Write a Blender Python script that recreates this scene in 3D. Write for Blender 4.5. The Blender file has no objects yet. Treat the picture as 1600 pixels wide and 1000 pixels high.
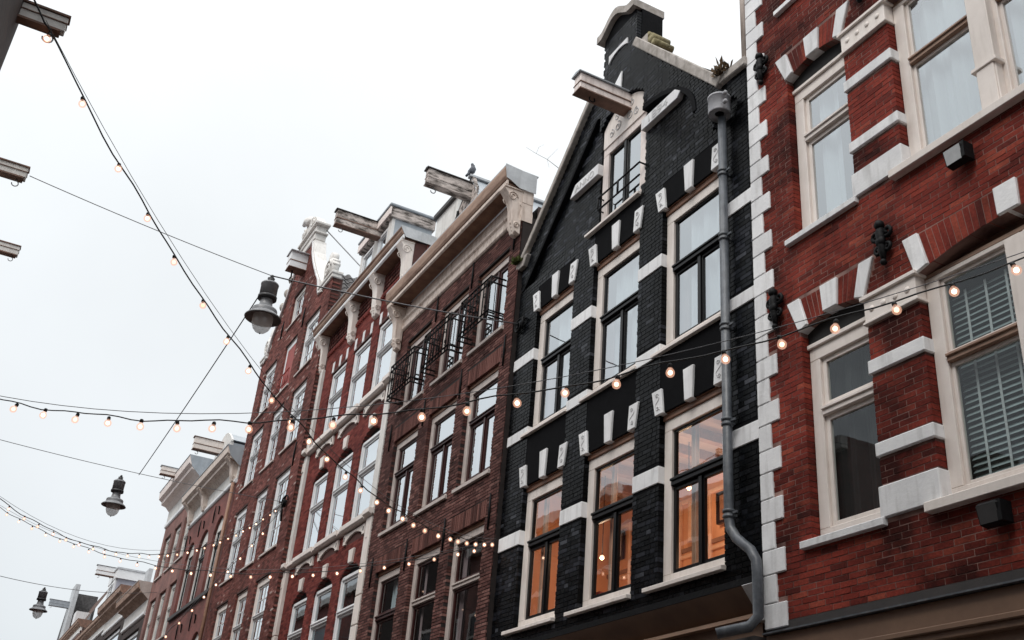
import bpy, bmesh, math, random
import numpy as np
from mathutils import Vector, Matrix
random.seed(7); rng = np.random.default_rng(7)
scene = bpy.context.scene
COL = scene.collection
PI = math.pi
# ------------------------------------------------------------------ camera
F = 1638.62                                   # focal length in pixels of a 1600 px wide frame
YAW, PITCH, ROLL = [math.radians(a) for a in (64.47239, 27.6883, 5.11287)]
FWD = Vector((-math.sin(YAW)*math.cos(PITCH), math.cos(YAW)*math.cos(PITCH), math.sin(PITCH)))
_r = Vector((math.cos(YAW), math.sin(YAW), 0)); _u = _r.cross(FWD)
RIGHT = math.cos(ROLL)*_r + math.sin(ROLL)*_u
UP = -math.sin(ROLL)*_r + math.cos(ROLL)*_u
CAM = Vector((0, 0, 1.6))
cam_d = bpy.data.cameras.new('camera'); cam = bpy.data.objects.new('camera', cam_d); COL.objects.link(cam)
cam_d.sensor_width = 36; cam_d.lens = F*36/1600; cam_d.clip_start = .05; cam_d.clip_end = 3000
cam.matrix_world = Matrix(((RIGHT.x, UP.x, -FWD.x, CAM.x), (RIGHT.y, UP.y, -FWD.y, CAM.y), (RIGHT.z, UP.z, -FWD.z, CAM.z), (0, 0, 0, 1)))
scene.camera = cam
# ------------------------------------------------------------------ sky, sun, exposure
SUN_EL, SUN_AZ = math.radians(50), math.radians(150)     # azimuth of the veiled sun, clockwise from +Y
w = bpy.data.worlds.new('World'); scene.world = w; w.use_nodes = True
nt = w.node_tree; nt.nodes.clear(); N = nt.nodes.new; L = nt.links.new
sky = N('ShaderNodeTexSky'); sky.sky_type = 'NISHITA'; sky.sun_disc = False
sky.sun_elevation = SUN_EL; sky.sun_rotation = SUN_AZ; sky.dust_density = 4; sky.air_density = 1
hsv = N('ShaderNodeHueSaturation'); hsv.inputs['Saturation'].default_value = .35; L(sky.outputs[0], hsv.inputs['Color'])
tc = N('ShaderNodeTexCoord'); sep = N('ShaderNodeSeparateXYZ'); L(tc.outputs['Generated'], sep.inputs[0])
ramp = N('ShaderNodeValToRGB'); L(sep.outputs['Z'], ramp.inputs[0])           # closed cloud layer, brighter towards the zenith
els = ramp.color_ramp.elements
SKY = [(0.0, (.295, .332, .354)), (.15, (.352, .373, .387)), (.33, (.395, .414, .428)), (.5, (.425, .444, .456)), (.7, (.50, .512, .52)), (.85, (.82, .83, .84)), (1.0, (1.45, 1.46, 1.47))]
els[0].position = 0; els[0].color = (*SKY[0][1], 1); els[1].position = 1; els[1].color = (*SKY[-1][1], 1)
for p, c in SKY[1:-1]:
    e = els.new(p); e.color = (*c, 1)
noi = N('ShaderNodeTexNoise'); noi.inputs['Scale'].default_value = 2.0; noi.inputs['Detail'].default_value = 5
L(tc.outputs['Generated'], noi.inputs['Vector'])
mr = N('ShaderNodeMapRange'); mr.inputs[1].default_value = .3; mr.inputs[2].default_value = .7; mr.inputs[3].default_value = .91; mr.inputs[4].default_value = 1.05
L(noi.outputs['Fac'], mr.inputs[0])
mul = N('ShaderNodeVectorMath'); mul.operation = 'SCALE'; L(ramp.outputs[0], mul.inputs[0]); L(mr.outputs[0], mul.inputs['Scale'])
mul2 = N('ShaderNodeVectorMath'); mul2.operation = 'SCALE'; L(mul.outputs[0], mul2.inputs[0]); mul2.inputs['Scale'].default_value = 20.8
mix = N('ShaderNodeMix'); mix.data_type = 'RGBA'; mix.inputs[0].default_value = .9
L(hsv.outputs[0], mix.inputs[6]); L(mul2.outputs[0], mix.inputs[7])
bg = N('ShaderNodeBackground'); bg.inputs[1].default_value = .1; L(mix.outputs[2], bg.inputs[0])
out = N('ShaderNodeOutputWorld'); L(bg.outputs[0], out.inputs[0])
sl = bpy.data.lights.new('sun', 'SUN'); sl.energy = 1.5; sl.angle = math.radians(25); sl.color = (1, .97, .93)
sun = bpy.data.objects.new('sun', sl); COL.objects.link(sun)
sd = Vector((math.sin(SUN_AZ)*math.cos(SUN_EL), math.cos(SUN_AZ)*math.cos(SUN_EL), math.sin(SUN_EL)))
sun.rotation_euler = sd.to_track_quat('Z', 'Y').to_euler(); sun.location = (0, -30, 40)
vs = scene.view_settings; vs.view_transform = 'Standard'; vs.look = 'None'; vs.exposure = .2; vs.gamma = 1; vs.use_curve_mapping = False
scene.cycles.sample_clamp_indirect = 4; scene.cycles.max_bounces = 8; scene.cycles.transparent_max_bounces = 16
scene.cycles.caustics_reflective = False; scene.cycles.caustics_refractive = False
# ------------------------------------------------------------------ materials
def newmat(name):
    m = bpy.data.materials.new(name); m.use_nodes = True; t = m.node_tree
    return m, t, t.nodes['Principled BSDF'], t.nodes.new, t.links.new
def mat(name, c, c2=None, spec=.5, rough=.6, scale=6, bump=.15, bscale=60, metal=0, detail=5, lo=.35, hi=.65, stretch=(1, 1, 1), streak=0, streakc=None, ov=0):
    m, t, b, N, L = newmat(name)
    g = N('ShaderNodeNewGeometry'); mp = N('ShaderNodeMapping'); mp.inputs['Scale'].default_value = stretch
    L(g.outputs['Position'], mp.inputs['Vector'])
    n = N('ShaderNodeTexNoise'); n.inputs['Scale'].default_value = scale; n.inputs['Detail'].default_value = detail; n.inputs['Roughness'].default_value = .65
    L(mp.outputs[0], n.inputs['Vector'])
    r = N('ShaderNodeValToRGB'); r.color_ramp.elements[0].position = lo; r.color_ramp.elements[1].position = hi
    c2 = c2 or tuple(x*.78 for x in c)
    r.color_ramp.elements[0].color = (*c2, 1); r.color_ramp.elements[1].color = (*c, 1)
    L(n.outputs['Fac'], r.inputs[0]); col = r.outputs[0]
    if streak:
        n2 = N('ShaderNodeTexNoise'); n2.inputs['Scale'].default_value = 5; n2.inputs['Detail'].default_value = 6
        mp2 = N('ShaderNodeMapping'); mp2.inputs['Scale'].default_value = (2.6, 2.6, .35); L(g.outputs['Position'], mp2.inputs['Vector']); L(mp2.outputs[0], n2.inputs['Vector'])
        r2 = N('ShaderNodeMapRange'); r2.inputs[1].default_value = .5; r2.inputs[2].default_value = .72; r2.inputs[4].default_value = streak
        L(n2.outputs['Fac'], r2.inputs[0])
        mx = N('ShaderNodeMix'); mx.data_type = 'RGBA'; L(r2.outputs[0], mx.inputs[0]); L(col, mx.inputs[6]); mx.inputs[7].default_value = (*(streakc or (.12, .09, .065)), 1)
        col = mx.outputs[2]
    if ov:
        oi = N('ShaderNodeObjectInfo'); q = N('ShaderNodeMapRange'); q.inputs[3].default_value = 1-ov; q.inputs[4].default_value = 1+ov*.3; L(oi.outputs['Random'], q.inputs[0])
        v = N('ShaderNodeVectorMath'); v.operation = 'SCALE'; L(col, v.inputs[0]); L(q.outputs[0], v.inputs['Scale']); col = v.outputs[0]
    L(col, b.inputs['Base Color'])
    b.inputs['Roughness'].default_value = rough; b.inputs['Metallic'].default_value = metal; b.inputs['Specular IOR Level'].default_value = spec
    if bump:
        n3 = N('ShaderNodeTexNoise'); n3.inputs['Scale'].default_value = bscale; n3.inputs['Detail'].default_value = 4; L(mp.outputs[0], n3.inputs['Vector'])
        bp = N('ShaderNodeBump'); bp.inputs['Strength'].default_value = bump; bp.inputs['Distance'].default_value = .01
        L(n3.outputs['Fac'], bp.inputs['Height']); L(bp.outputs[0], b.inputs['Normal'])
    return m
def brickmat(name, stops, rough=.8, soot=(.35, .62, .5), sootscale=.9, bump=.5, spec=.12):
    m, t, b, N, L = newmat(name)
    g = N('ShaderNodeNewGeometry'); oi = N('ShaderNodeObjectInfo')
    a = N('ShaderNodeMath'); a.operation = 'ADD'; L(g.outputs['Random Per Island'], a.inputs[0]); L(oi.outputs['Random'], a.inputs[1])
    f = N('ShaderNodeMath'); f.operation = 'FRACT'; L(a.outputs[0], f.inputs[0])
    r = N('ShaderNodeValToRGB'); e = r.color_ramp.elements
    e[0].position = stops[0][0]; e[0].color = (*stops[0][1], 1); e[1].position = stops[-1][0]; e[1].color = (*stops[-1][1], 1)
    for p, c in stops[1:-1]:
        q = e.new(p); q.color = (*c, 1)
    L(f.outputs[0], r.inputs[0])
    n = N('ShaderNodeTexNoise'); n.inputs['Scale'].default_value = sootscale; n.inputs['Detail'].default_value = 6; n.inputs['Roughness'].default_value = .6; L(g.outputs['Position'], n.inputs['Vector'])
    mr = N('ShaderNodeMapRange'); mr.inputs[1].default_value = soot[0]; mr.inputs[2].default_value = soot[1]; mr.inputs[3].default_value = soot[2]; mr.inputs[4].default_value = 1.08
    L(n.outputs['Fac'], mr.inputs[0])
    n2 = N('ShaderNodeTexNoise'); n2.inputs['Scale'].default_value = 38; n2.inputs['Detail'].default_value = 3; L(g.outputs['Position'], n2.inputs['Vector'])
    mr2 = N('ShaderNodeMapRange'); mr2.inputs[1].default_value = .3; mr2.inputs[2].default_value = .7; mr2.inputs[3].default_value = .72; mr2.inputs[4].default_value = 1.2
    L(n2.outputs['Fac'], mr2.inputs[0])
    mm = N('ShaderNodeMath'); mm.operation = 'MULTIPLY'; L(mr.outputs[0], mm.inputs[0]); L(mr2.outputs[0], mm.inputs[1])
    v = N('ShaderNodeVectorMath'); v.operation = 'SCALE'; L(r.outputs[0], v.inputs[0]); L(mm.outputs[0], v.inputs['Scale'])
    L(v.outputs[0], b.inputs['Base Color']); b.inputs['Roughness'].default_value = rough; b.inputs['Specular IOR Level'].default_value = spec
    bp = N('ShaderNodeBump'); bp.inputs['Strength'].default_value = bump; bp.inputs['Distance'].default_value = .006
    n3 = N('ShaderNodeTexNoise'); n3.inputs['Scale'].default_value = 55; n3.inputs['Detail'].default_value = 4; L(g.outputs['Position'], n3.inputs['Vector'])
    L(n3.outputs['Fac'], bp.inputs['Height']); L(bp.outputs[0], b.inputs['Normal'])
    return m
def farbrick(name, c1, c2, cm):                 # walls whose bricks are under two pixels high
    m, t, b, N, L = newmat(name)
    g = N('ShaderNodeNewGeometry'); s = N('ShaderNodeSeparateXYZ'); L(g.outputs['Position'], s.inputs[0])
    k = N('ShaderNodeCombineXYZ'); ad = N('ShaderNodeMath'); L(s.outputs[0], ad.inputs[0]); L(s.outputs[1], ad.inputs[1])
    L(ad.outputs[0], k.inputs[0]); L(s.outputs[2], k.inputs[1])
    br = N('ShaderNodeTexBrick'); L(k.outputs[0], br.inputs['Vector']); br.inputs['Scale'].default_value = 1
    br.inputs['Brick Width'].default_value = .21; br.inputs['Row Height'].default_value = .06; br.inputs['Mortar Size'].default_value = .006
    br.inputs['Color1'].default_value = (*c1, 1); br.inputs['Color2'].default_value = (*c2, 1); br.inputs['Mortar'].default_value = (*cm, 1)
    n = N('ShaderNodeTexNoise'); n.inputs['Scale'].default_value = 1.1; n.inputs['Detail'].default_value = 6; L(g.outputs['Position'], n.inputs['Vector'])
    mr = N('ShaderNodeMapRange'); mr.inputs[1].default_value = .3; mr.inputs[2].default_value = .7; mr.inputs[3].default_value = .6; mr.inputs[4].default_value = 1.25; L(n.outputs['Fac'], mr.inputs[0])
    v = N('ShaderNodeVectorMath'); v.operation = 'SCALE'; L(br.outputs[0], v.inputs[0]); L(mr.outputs[0], v.inputs['Scale'])
    L(v.outputs[0], b.inputs['Base Color']); b.inputs['Roughness'].default_value = .85
    return m
def glassmat(name, r0=.1, p=3.2, tint=(.82, .88, .88), wob=.02):
    m, t, b, N, L = newmat(name); t.nodes.remove(b)
    o = t.nodes['Material Output']
    lw = N('ShaderNodeLayerWeight'); lw.inputs[0].default_value = .5
    pw = N('ShaderNodeMath'); pw.operation = 'POWER'; L(lw.outputs['Facing'], pw.inputs[0]); pw.inputs[1].default_value = p
    mr = N('ShaderNodeMapRange'); mr.inputs[3].default_value = r0; mr.inputs[4].default_value = 1; L(pw.outputs[0], mr.inputs[0])
    tr = N('ShaderNodeBsdfTransparent'); tr.inputs[0].default_value = (*tint, 1)
    gl = N('ShaderNodeBsdfGlossy'); gl.inputs['Roughness'].default_value = .015; gl.inputs[0].default_value = (.93, .97, 1, 1)
    g = N('ShaderNodeNewGeometry'); n = N('ShaderNodeTexNoise'); n.inputs['Scale'].default_value = 2.2; n.inputs['Detail'].default_value = 1.5
    L(g.outputs['Position'], n.inputs['Vector'])
    bp = N('ShaderNodeBump'); bp.inputs['Strength'].default_value = wob*3; bp.inputs['Distance'].default_value = .06; L(n.outputs['Fac'], bp.inputs['Height']); L(bp.outputs[0], gl.inputs['Normal'])
    mx = N('ShaderNodeMixShader'); L(mr.outputs[0], mx.inputs[0]); L(tr.outputs[0], mx.inputs[1]); L(gl.outputs[0], mx.inputs[2]); L(mx.outputs[0], o.inputs[0])
    return m
def emit(name, c, s):
    m, t, b, N, L = newmat(name)
    oi = N('ShaderNodeObjectInfo'); q = N('ShaderNodeMapRange'); q.inputs[3].default_value = s*.3; q.inputs[4].default_value = s*1.25
    L(oi.outputs['Random'], q.inputs[0]); L(q.outputs[0], b.inputs['Emission Strength'])
    b.inputs['Base Color'].default_value = (.8, .6, .4, 1); b.inputs['Emission Color'].default_value = (*c, 1); b.inputs['Emission Strength'].default_value = s
    m.cycles.emission_sampling = 'NONE'
    return m
MT = {}
MT['brick_red'] = brickmat('red brick', [(0, (.07, .015, .012)), (.05, (.155, .024, .017)), (.5, (.205, .032, .022)), (.85, (.24, .041, .027)), (1, (.30, .065, .04))], soot=(.37, .55, .20), sootscale=.85)
MT['mortar_red'] = mat('pale mortar of the red house', (.33, .20, .17), (.07, .03, .025), rough=.95, scale=1.6)
MT['brick_black'] = brickmat('black painted brick', [(0, (.003, .0035, .004)), (.45, (.005, .006, .0075)), (.75, (.011, .0125, .016)), (.92, (.026, .028, .036)), (1, (.065, .069, .08))], rough=.27, soot=(.40, .60, .18), bump=.4, spec=.075)
MT['mortar_black'] = mat('black painted joint', (.006, .006, .007), spec=.05, rough=.8)
MT['black_render'] = mat('matt black paint', (.007, .007, .008), (.004, .004, .005), spec=.04, rough=.6, bump=.35, bscale=25)
MT['brick_brown'] = brickmat('purple brown brick', [(0, (.066, .030, .027)), (.3, (.108, .047, .041)), (.75, (.155, .069, .060)), (1, (.23, .117, .10))], soot=(.32, .6, .6))
MT['mortar_brown'] = mat('grey brown mortar', (.026, .018, .017), (.016, .011, .010), rough=.95)
MT['brick_arch'] = brickmat('soldier brick', [(0, (.07, .030, .026)), (.5, (.14, .058, .048)), (1, (.20, .09, .075))], soot=(.3, .6, .8))
MT['brick_rust'] = brickmat('rust red brick', [(0, (.105, .026, .023)), (.4, (.18, .040, .034)), (1, (.25, .066, .053))], soot=(.3, .6, .7))
MT['mortar_rust'] = mat('dark mortar', (.10, .04, .034), (.06, .025, .022), rough=.95)
MT['brick_old'] = brickmat('old brown brick', [(0, (.10, .038, .033)), (.4, (.17, .060, .050)), (.8, (.22, .080, .066)), (.97, (.27, .11, .095)), (1, (.5, .42, .38))], soot=(.3, .6, .6), sootscale=.6)
MT['mortar_old'] = mat('brown mortar', (.09, .042, .034), (.05, .025, .022), rough=.95)
MT['far_red'] = farbrick('far red brick', (.22, .066, .054), (.16, .050, .042), (.16, .085, .075))
MT['far_pink'] = farbrick('far pink brown brick', (.27, .12, .10), (.21, .095, .08), (.22, .14, .125))
MT['far_dark'] = farbrick('dark brick across the street', (.045, .026, .022), (.03, .018, .016), (.05, .035, .03))
MT['stone'] = mat('white painted stone', (.85, .85, .855), (.74, .74, .75), rough=.7, scale=3, bump=.25, bscale=30, streak=.4, streakc=(.33, .32, .31), ov=.12)
MT['carve'] = mat('grey groove', (.56, .56, .565), rough=.8)
MT['stone_old'] = mat('weathered grey stone', (.46, .42, .39), (.28, .25, .22), rough=.85, scale=7, bump=.4, streak=.5, streakc=(.10, .09, .08))
MT['moss_stone'] = mat('mossy stone', (.30, .26, .15), (.13, .11, .05), rough=.95, scale=14, bump=.6)
MT['cream'] = mat('cream paint', (.82, .75, .70), (.74, .67, .62), rough=.5, scale=3, bump=.08, streak=.22, streakc=(.38, .31, .25), ov=.06)
MT['cream_old'] = mat('weathered cream paint', (.74, .64, .57), (.60, .50, .44), rough=.65, scale=4, bump=.2, streak=.55, streakc=(.22, .13, .085))
MT['gutter'] = mat('stained brown gutter board', (.40, .27, .20), (.20, .11, .075), rough=.7, scale=5, bump=.2, stretch=(.35, 1, 1))
MT['soffit'] = mat('stained soffit board', (.26, .15, .10), (.15, .08, .055), rough=.8, scale=3)
MT['wood_lintel'] = mat('brown painted lintel', (.30, .16, .10), (.20, .10, .065), rough=.55, scale=8, stretch=(.3, 1, 1))
MT['white'] = mat('white window paint', (.80, .81, .82), (.74, .75, .76), rough=.4, scale=3, bump=.04)
MT['whitegrey'] = mat('old white paint', (.74, .72, .69), (.62, .60, .57), rough=.6, scale=4, bump=.1, streak=.25)
MT['frame_grey'] = mat('grey cream paint', (.56, .49, .455), (.45, .39, .36), rough=.55, scale=5, bump=.1, streak=.2)
MT['black_paint'] = mat('black gloss paint', (.006, .006, .007), spec=.25, rough=.3, bump=.03)
MT['oxblood'] = mat('dark oxblood paint', (.05, .014, .012), (.035, .010, .009), spec=.25, rough=.35, bump=.03)
MT['red_paint'] = mat('red painted shutter', (.35, .05, .035), (.22, .035, .03), rough=.6, scale=8)
MT['teal'] = mat('teal painted sash', (.02, .10, .13), rough=.4)
MT['zinc'] = mat('zinc sheet', (.36, .39, .42), (.27, .30, .33), rough=.45, scale=3, bump=.08, streak=.25, streakc=(.2, .21, .22))
MT['lavender'] = mat('lavender grey boards', (.36, .36, .41), rough=.6, scale=2, bump=.05)
MT['zinc_pale'] = mat('pale weathered zinc', (.55, .57, .59), (.43, .45, .47), rough=.55, scale=5, bump=.1, streak=.4, streakc=(.30, .30, .30))
MT['lead_pipe'] = mat('grey painted drainpipe', (.10, .11, .125), (.05, .056, .066), rough=.42, scale=9, bump=.35, bscale=22, streak=.5, streakc=(.20, .20, .20))
MT['hopper'] = mat('pale zinc hopper', (.40, .40, .42), (.30, .30, .32), rough=.5, scale=6)
MT['wood_old'] = mat('peeling old timber', (.58, .51, .47), (.08, .065, .055), rough=.85, scale=9, bump=.5, stretch=(1, .3, 1), lo=.4, hi=.58)
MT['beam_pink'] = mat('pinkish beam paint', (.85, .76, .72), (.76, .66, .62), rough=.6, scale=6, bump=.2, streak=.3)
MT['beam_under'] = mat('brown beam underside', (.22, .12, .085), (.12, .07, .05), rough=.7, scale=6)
MT['iron'] = mat('black iron', (.006, .006, .007), spec=.15, rough=.6, bump=.4, bscale=30)
MT['steel'] = mat('grey steel', (.25, .25, .26), rough=.4, metal=.6, bump=.05)
MT['cable'] = mat('black rubber cable', (.012, .012, .013), rough=.6, bump=0)
MT['wire'] = mat('steel wire', (.13, .13, .14), rough=.5, bump=0)
MT['lamp_grey'] = mat('lamp grey enamel', (.22, .225, .235), (.165, .17, .18), rough=.4, scale=8, bump=.05)
MT['lamp_dark'] = mat('lamp dark ring', (.02, .02, .022), rough=.5)
MT['lamp_in'] = mat('lamp shade inside', (.16, .125, .115), (.10, .08, .075), rough=.6)
MT['tile'] = mat('dark roof tile', (.10, .095, .095), (.045, .042, .042), rough=.8, scale=7, bump=.4)
MT['tile_red'] = mat('red roof tile', (.28, .09, .05), (.15, .05, .03), rough=.85, scale=7, bump=.4)
MT['tile_brown'] = mat('brown roof tile', (.10, .055, .04), (.065, .035, .028), rough=.9, scale=7, bump=.4)
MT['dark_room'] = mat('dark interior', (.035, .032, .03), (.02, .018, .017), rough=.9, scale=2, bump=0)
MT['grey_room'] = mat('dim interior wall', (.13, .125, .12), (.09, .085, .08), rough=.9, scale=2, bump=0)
MT['curtain'] = mat('white curtain', (.60, .645, .68), (.50, .54, .58), rough=.9, scale=10, bump=.3, stretch=(1, 1, .1))
MT['curtain_mauve'] = mat('mauve lining curtain', (.42, .30, .31), (.30, .21, .22), rough=.9, scale=12, stretch=(1, 1, .1))
MT['blind'] = mat('grey green blind slat', (.36, .42, .42), (.29, .34, .34), rough=.5, scale=6, bump=0)
MT['blind_tape'] = mat('pale ladder tape', (.62, .64, .64), rough=.8, bump=0)
MT['black_screen'] = mat('dark roller blind and shaded recess', (.02, .019, .019), rough=.9, bump=.1)
MT['orange'] = mat('warm orange interior wall', (.68, .36, .20), (.60, .30, .16), rough=.8, scale=2, bump=0)
MT['orange_trim'] = mat('pale interior woodwork', (.80, .52, .36), rough=.5, bump=0)
MT['orange_ceiling'] = mat('warm pale ceiling', (.42, .31, .25), (.36, .26, .20), rough=.9, bump=0)
MT['shop_tan_lit'] = mat('shopfront tan with warm light in it', (.21, .125, .08), (.155, .09, .058), rough=.5, scale=2, bump=.05)  # tan tone; on the cream cove it carries the warm shop light
MT['shop_cream'] = mat('cream shopfront paint', (.50, .33, .24), (.42, .27, .19), rough=.5, scale=3, bump=.05)
MT['ledge'] = mat('dark shop ledge', (.045, .038, .036), (.03, .026, .025), rough=.6, scale=6)
MT['asphalt'] = mat('brick paving', (.09, .065, .055), (.05, .04, .036), rough=.9, scale=20)
MT['kerb'] = mat('concrete kerb', (.28, .27, .26), rough=.9)
MT['stucco'] = mat('stucco across the street', (.42, .39, .35), (.33, .30, .27), rough=.9, scale=2)
MT['pane'] = glassmat('window glass', .30, 1.8, wob=.010)
MT['pane_sky'] = glassmat('coated window glass', .50, 1.5, wob=.004)
MT['pane_clear'] = glassmat('clear old glass', .14, 2.6, (.92, .93, .93), wob=.01)
MT['pane_dark'] = glassmat('dim glass', .04, 3.6, wob=.004)
MT['feather'] = mat('grey pigeon feather', (.10, .11, .13), (.05, .055, .07), rough=.7, scale=30)
MT['leaf'] = mat('green moss', (.10, .12, .02), (.05, .065, .012), rough=.9, scale=30)
MT['dry'] = mat('dry weed', (.16, .10, .05), (.08, .05, .025), rough=.9, scale=30)
MT['twig'] = mat('bare twig', (.16, .13, .11), rough=.9, bump=0)
MT['flood'] = mat('grey floodlight lens', (.50, .51, .52), (.40, .41, .42), rough=.2, bump=0)
MT['flood_dim'] = mat('dull floodlight cover', (.06, .06, .062), rough=.4, bump=0)
MT['filament'] = emit('glowing filament', (1, .70, .48), 5.0)
MT['room_glow'] = emit('frosted room lamp', (1, .72, .50), 2.2)
MT['bulbglow'] = emit('bulb glow', (1, .50, .30), 1.0)
def bulbglass():
    m, t, b, N, L = newmat('clear bulb glass'); t.nodes.remove(b); o = t.nodes['Material Output']
    tr = N('ShaderNodeBsdfTransparent'); tr.inputs[0].default_value = (1, .95, .92, 1)
    em = N('ShaderNodeEmission'); em.inputs[0].default_value = (1, .53, .36, 1); em.inputs[1].default_value = 1.1     # the lit bulb's glass scatters its glow
    gl = N('ShaderNodeBsdfGlossy'); gl.inputs['Roughness'].default_value = .05
    ad = N('ShaderNodeMixShader'); ad.inputs[0].default_value = .28; L(tr.outputs[0], ad.inputs[1]); L(em.outputs[0], ad.inputs[2])
    mx = N('ShaderNodeMixShader'); mx.inputs[0].default_value = .06; L(ad.outputs[0], mx.inputs[1]); L(gl.outputs[0], mx.inputs[2]); L(mx.outputs[0], o.inputs[0])
    m.cycles.emission_sampling = 'NONE'
    return m
MT['bulb'] = bulbglass()
def globemat():
    m, t, b, N, L = newmat('frosted lamp globe'); t.nodes.remove(b); o = t.nodes['Material Output']
    d = N('ShaderNodeBsdfDiffuse'); d.inputs[0].default_value = (.82, .79, .77, 1); q = N('ShaderNodeBsdfTranslucent'); q.inputs[0].default_value = (.9, .87, .85, 1)
    a = N('ShaderNodeMixShader'); a.inputs[0].default_value = .55; L(d.outputs[0], a.inputs[1]); L(q.outputs[0], a.inputs[2])
    g = N('ShaderNodeBsdfGlossy'); g.inputs['Roughness'].default_value = .15; mx = N('ShaderNodeMixShader'); mx.inputs[0].default_value = .10; L(a.outputs[0], mx.inputs[1]); L(g.outputs[0], mx.inputs[2])
    tp = N('ShaderNodeBsdfTransparent'); m2 = N('ShaderNodeMixShader'); m2.inputs[0].default_value = .42; L(mx.outputs[0], m2.inputs[1]); L(tp.outputs[0], m2.inputs[2]); L(m2.outputs[0], o.inputs[0])
    return m
MT['globe'] = globemat()
# ------------------------------------------------------------------ mesh helpers
class MB:
    def __init__(self): self.v = []; self.f = []; self.m = []; self.s = []
    def add(self, vs, fs, mi=0, sm=False):
        o = len(self.v); self.v += [tuple(p) for p in vs]
        for f in fs: self.f.append(tuple(o+i for i in f)); self.m.append(mi); self.s.append(sm)
        return self
    def box(self, x0, x1, y0, y1, z0, z1, mi=0):
        if x0 > x1: x0, x1 = x1, x0
        if y0 > y1: y0, y1 = y1, y0
        if z0 > z1: z0, z1 = z1, z0
        return self.add([(x0,y0,z0),(x1,y0,z0),(x1,y1,z0),(x0,y1,z0),(x0,y0,z1),(x1,y0,z1),(x1,y1,z1),(x0,y1,z1)],
                 [(0,3,2,1),(4,5,6,7),(0,1,5,4),(1,2,6,5),(2,3,7,6),(3,0,4,7)], mi)
    def quad(self, a, b, c, d, mi=0): return self.add([a, b, c, d], [(0,1,2,3)], mi)
    def prism_y(self, poly, y0, y1, mi=0):          # polygon in xz, extruded in depth
        n = len(poly); vs = [(x, y0, z) for x, z in poly]+[(x, y1, z) for x, z in poly]
        fs = [tuple(range(n)), tuple(range(2*n-1, n-1, -1))]+[(i, n+i, n+(i+1) % n, (i+1) % n) for i in range(n)]
        return self.add(vs, fs, mi)
    def prism_x(self, poly, x0, x1, mi=0):          # polygon in yz, extruded along the street
        n = len(poly); vs = [(x0, y, z) for y, z in poly]+[(x1, y, z) for y, z in poly]
        fs = [tuple(range(n)), tuple(range(2*n-1, n-1, -1))]+[(i, n+i, n+(i+1) % n, (i+1) % n) for i in range(n)]
        return self.add(vs, fs, mi)
    def strip_y(self, lower, upper, y0, y1, mi=0):  # band between two xz polylines of equal length
        for i in range(len(lower)-1):
            self.prism_y([lower[i], lower[i+1], upper[i+1], upper[i]], y0, y1, mi)
        return self
    def tube(self, pts, r, n=6, mi=0, caps=True):
        pts = [Vector(p) for p in pts]; rs = r if isinstance(r, (list, tuple)) else [r]*len(pts); vs = []; fs = []
        prev = None
        for i, p in enumerate(pts):
            d = (pts[min(i+1, len(pts)-1)]-pts[max(i-1, 0)]).normalized()
            if prev is None:
                a = Vector((0, 0, 1)) if abs(d.z) < .9 else Vector((1, 0, 0)); s = d.cross(a).normalized()
            else:
                s = (prev-d*prev.dot(d)).normalized()
            prev = s; t = d.cross(s)
            for k in range(n):
                an = 2*PI*k/n; vs.append(p+(s*math.cos(an)+t*math.sin(an))*rs[i])
        for i in range(len(pts)-1):
            for k in range(n):
                fs.append((i*n+k, i*n+(k+1) % n, (i+1)*n+(k+1) % n, (i+1)*n+k))
        if caps: fs += [tuple(range(n-1, -1, -1)), tuple(range((len(pts)-1)*n, len(pts)*n))]
        return self.add(vs, fs, mi, True)
    def lathe(self, prof, c=(0, 0, 0), n=16, mi=0):  # (radius, z) profile round a vertical axis
        vs = []; fs = []
        for r, z in prof:
            for k in range(n): vs.append((c[0]+r*math.cos(2*PI*k/n), c[1]+r*math.sin(2*PI*k/n), c[2]+z))
        for i in range(len(prof)-1):
            for k in range(n): fs.append((i*n+k, i*n+(k+1) % n, (i+1)*n+(k+1) % n, (i+1)*n+k))
        return self.add(vs, fs, mi, True)
    def ball(self, c, r, n=10, m=7, mi=0, sc=(1, 1, 1)):
        prof = [(max(1e-4, math.sin(PI*i/m)), -math.cos(PI*i/m)) for i in range(m+1)]; vs = []; fs = []
        for pr, z in prof:
            for k in range(n): vs.append((c[0]+r*sc[0]*pr*math.cos(2*PI*k/n), c[1]+r*sc[1]*pr*math.sin(2*PI*k/n), c[2]+r*sc[2]*z))
        for i in range(m):
            for k in range(n): fs.append((i*n+k, i*n+(k+1) % n, (i+1)*n+(k+1) % n, (i+1)*n+k))
        return self.add(vs, fs, mi, True)
    def mesh(self, name, mats):
        me = bpy.data.meshes.new(name); me.from_pydata(self.v, [], self.f)
        for m in (mats if isinstance(mats, (list, tuple)) else [mats]): me.materials.append(MT[m])
        me.polygons.foreach_set('material_index', self.m); me.polygons.foreach_set('use_smooth', self.s); me.update()
        return me
    def build(self, name, mats, parent=None, label=None, bevel=0, kind=None):
        o = bpy.data.objects.new(name, self.mesh(name, mats)); COL.objects.link(o); o.parent = parent
        if label: o['label'] = label
        if kind: o['kind'] = kind
        if bevel:
            b = o.modifiers.new('bevel', 'BEVEL'); b.width = bevel; b.segments = 1; b.limit_method = 'ANGLE'
        return o
def thing(name, label, cat, loc=(0, 0, 0), group=None):
    o = bpy.data.objects.new(name, None); COL.objects.link(o); o.empty_display_size = .3
    o['label'] = label; o['category'] = cat
    if group: o['group'] = group
    return o                                       # empties stay at the world origin: parts carry world coordinates
def ray(x, y): return RIGHT*((x-800)/F)-UP*((y-500)/F)+FWD
def at(x, y, depth): return CAM+ray(x, y)*depth
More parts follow.
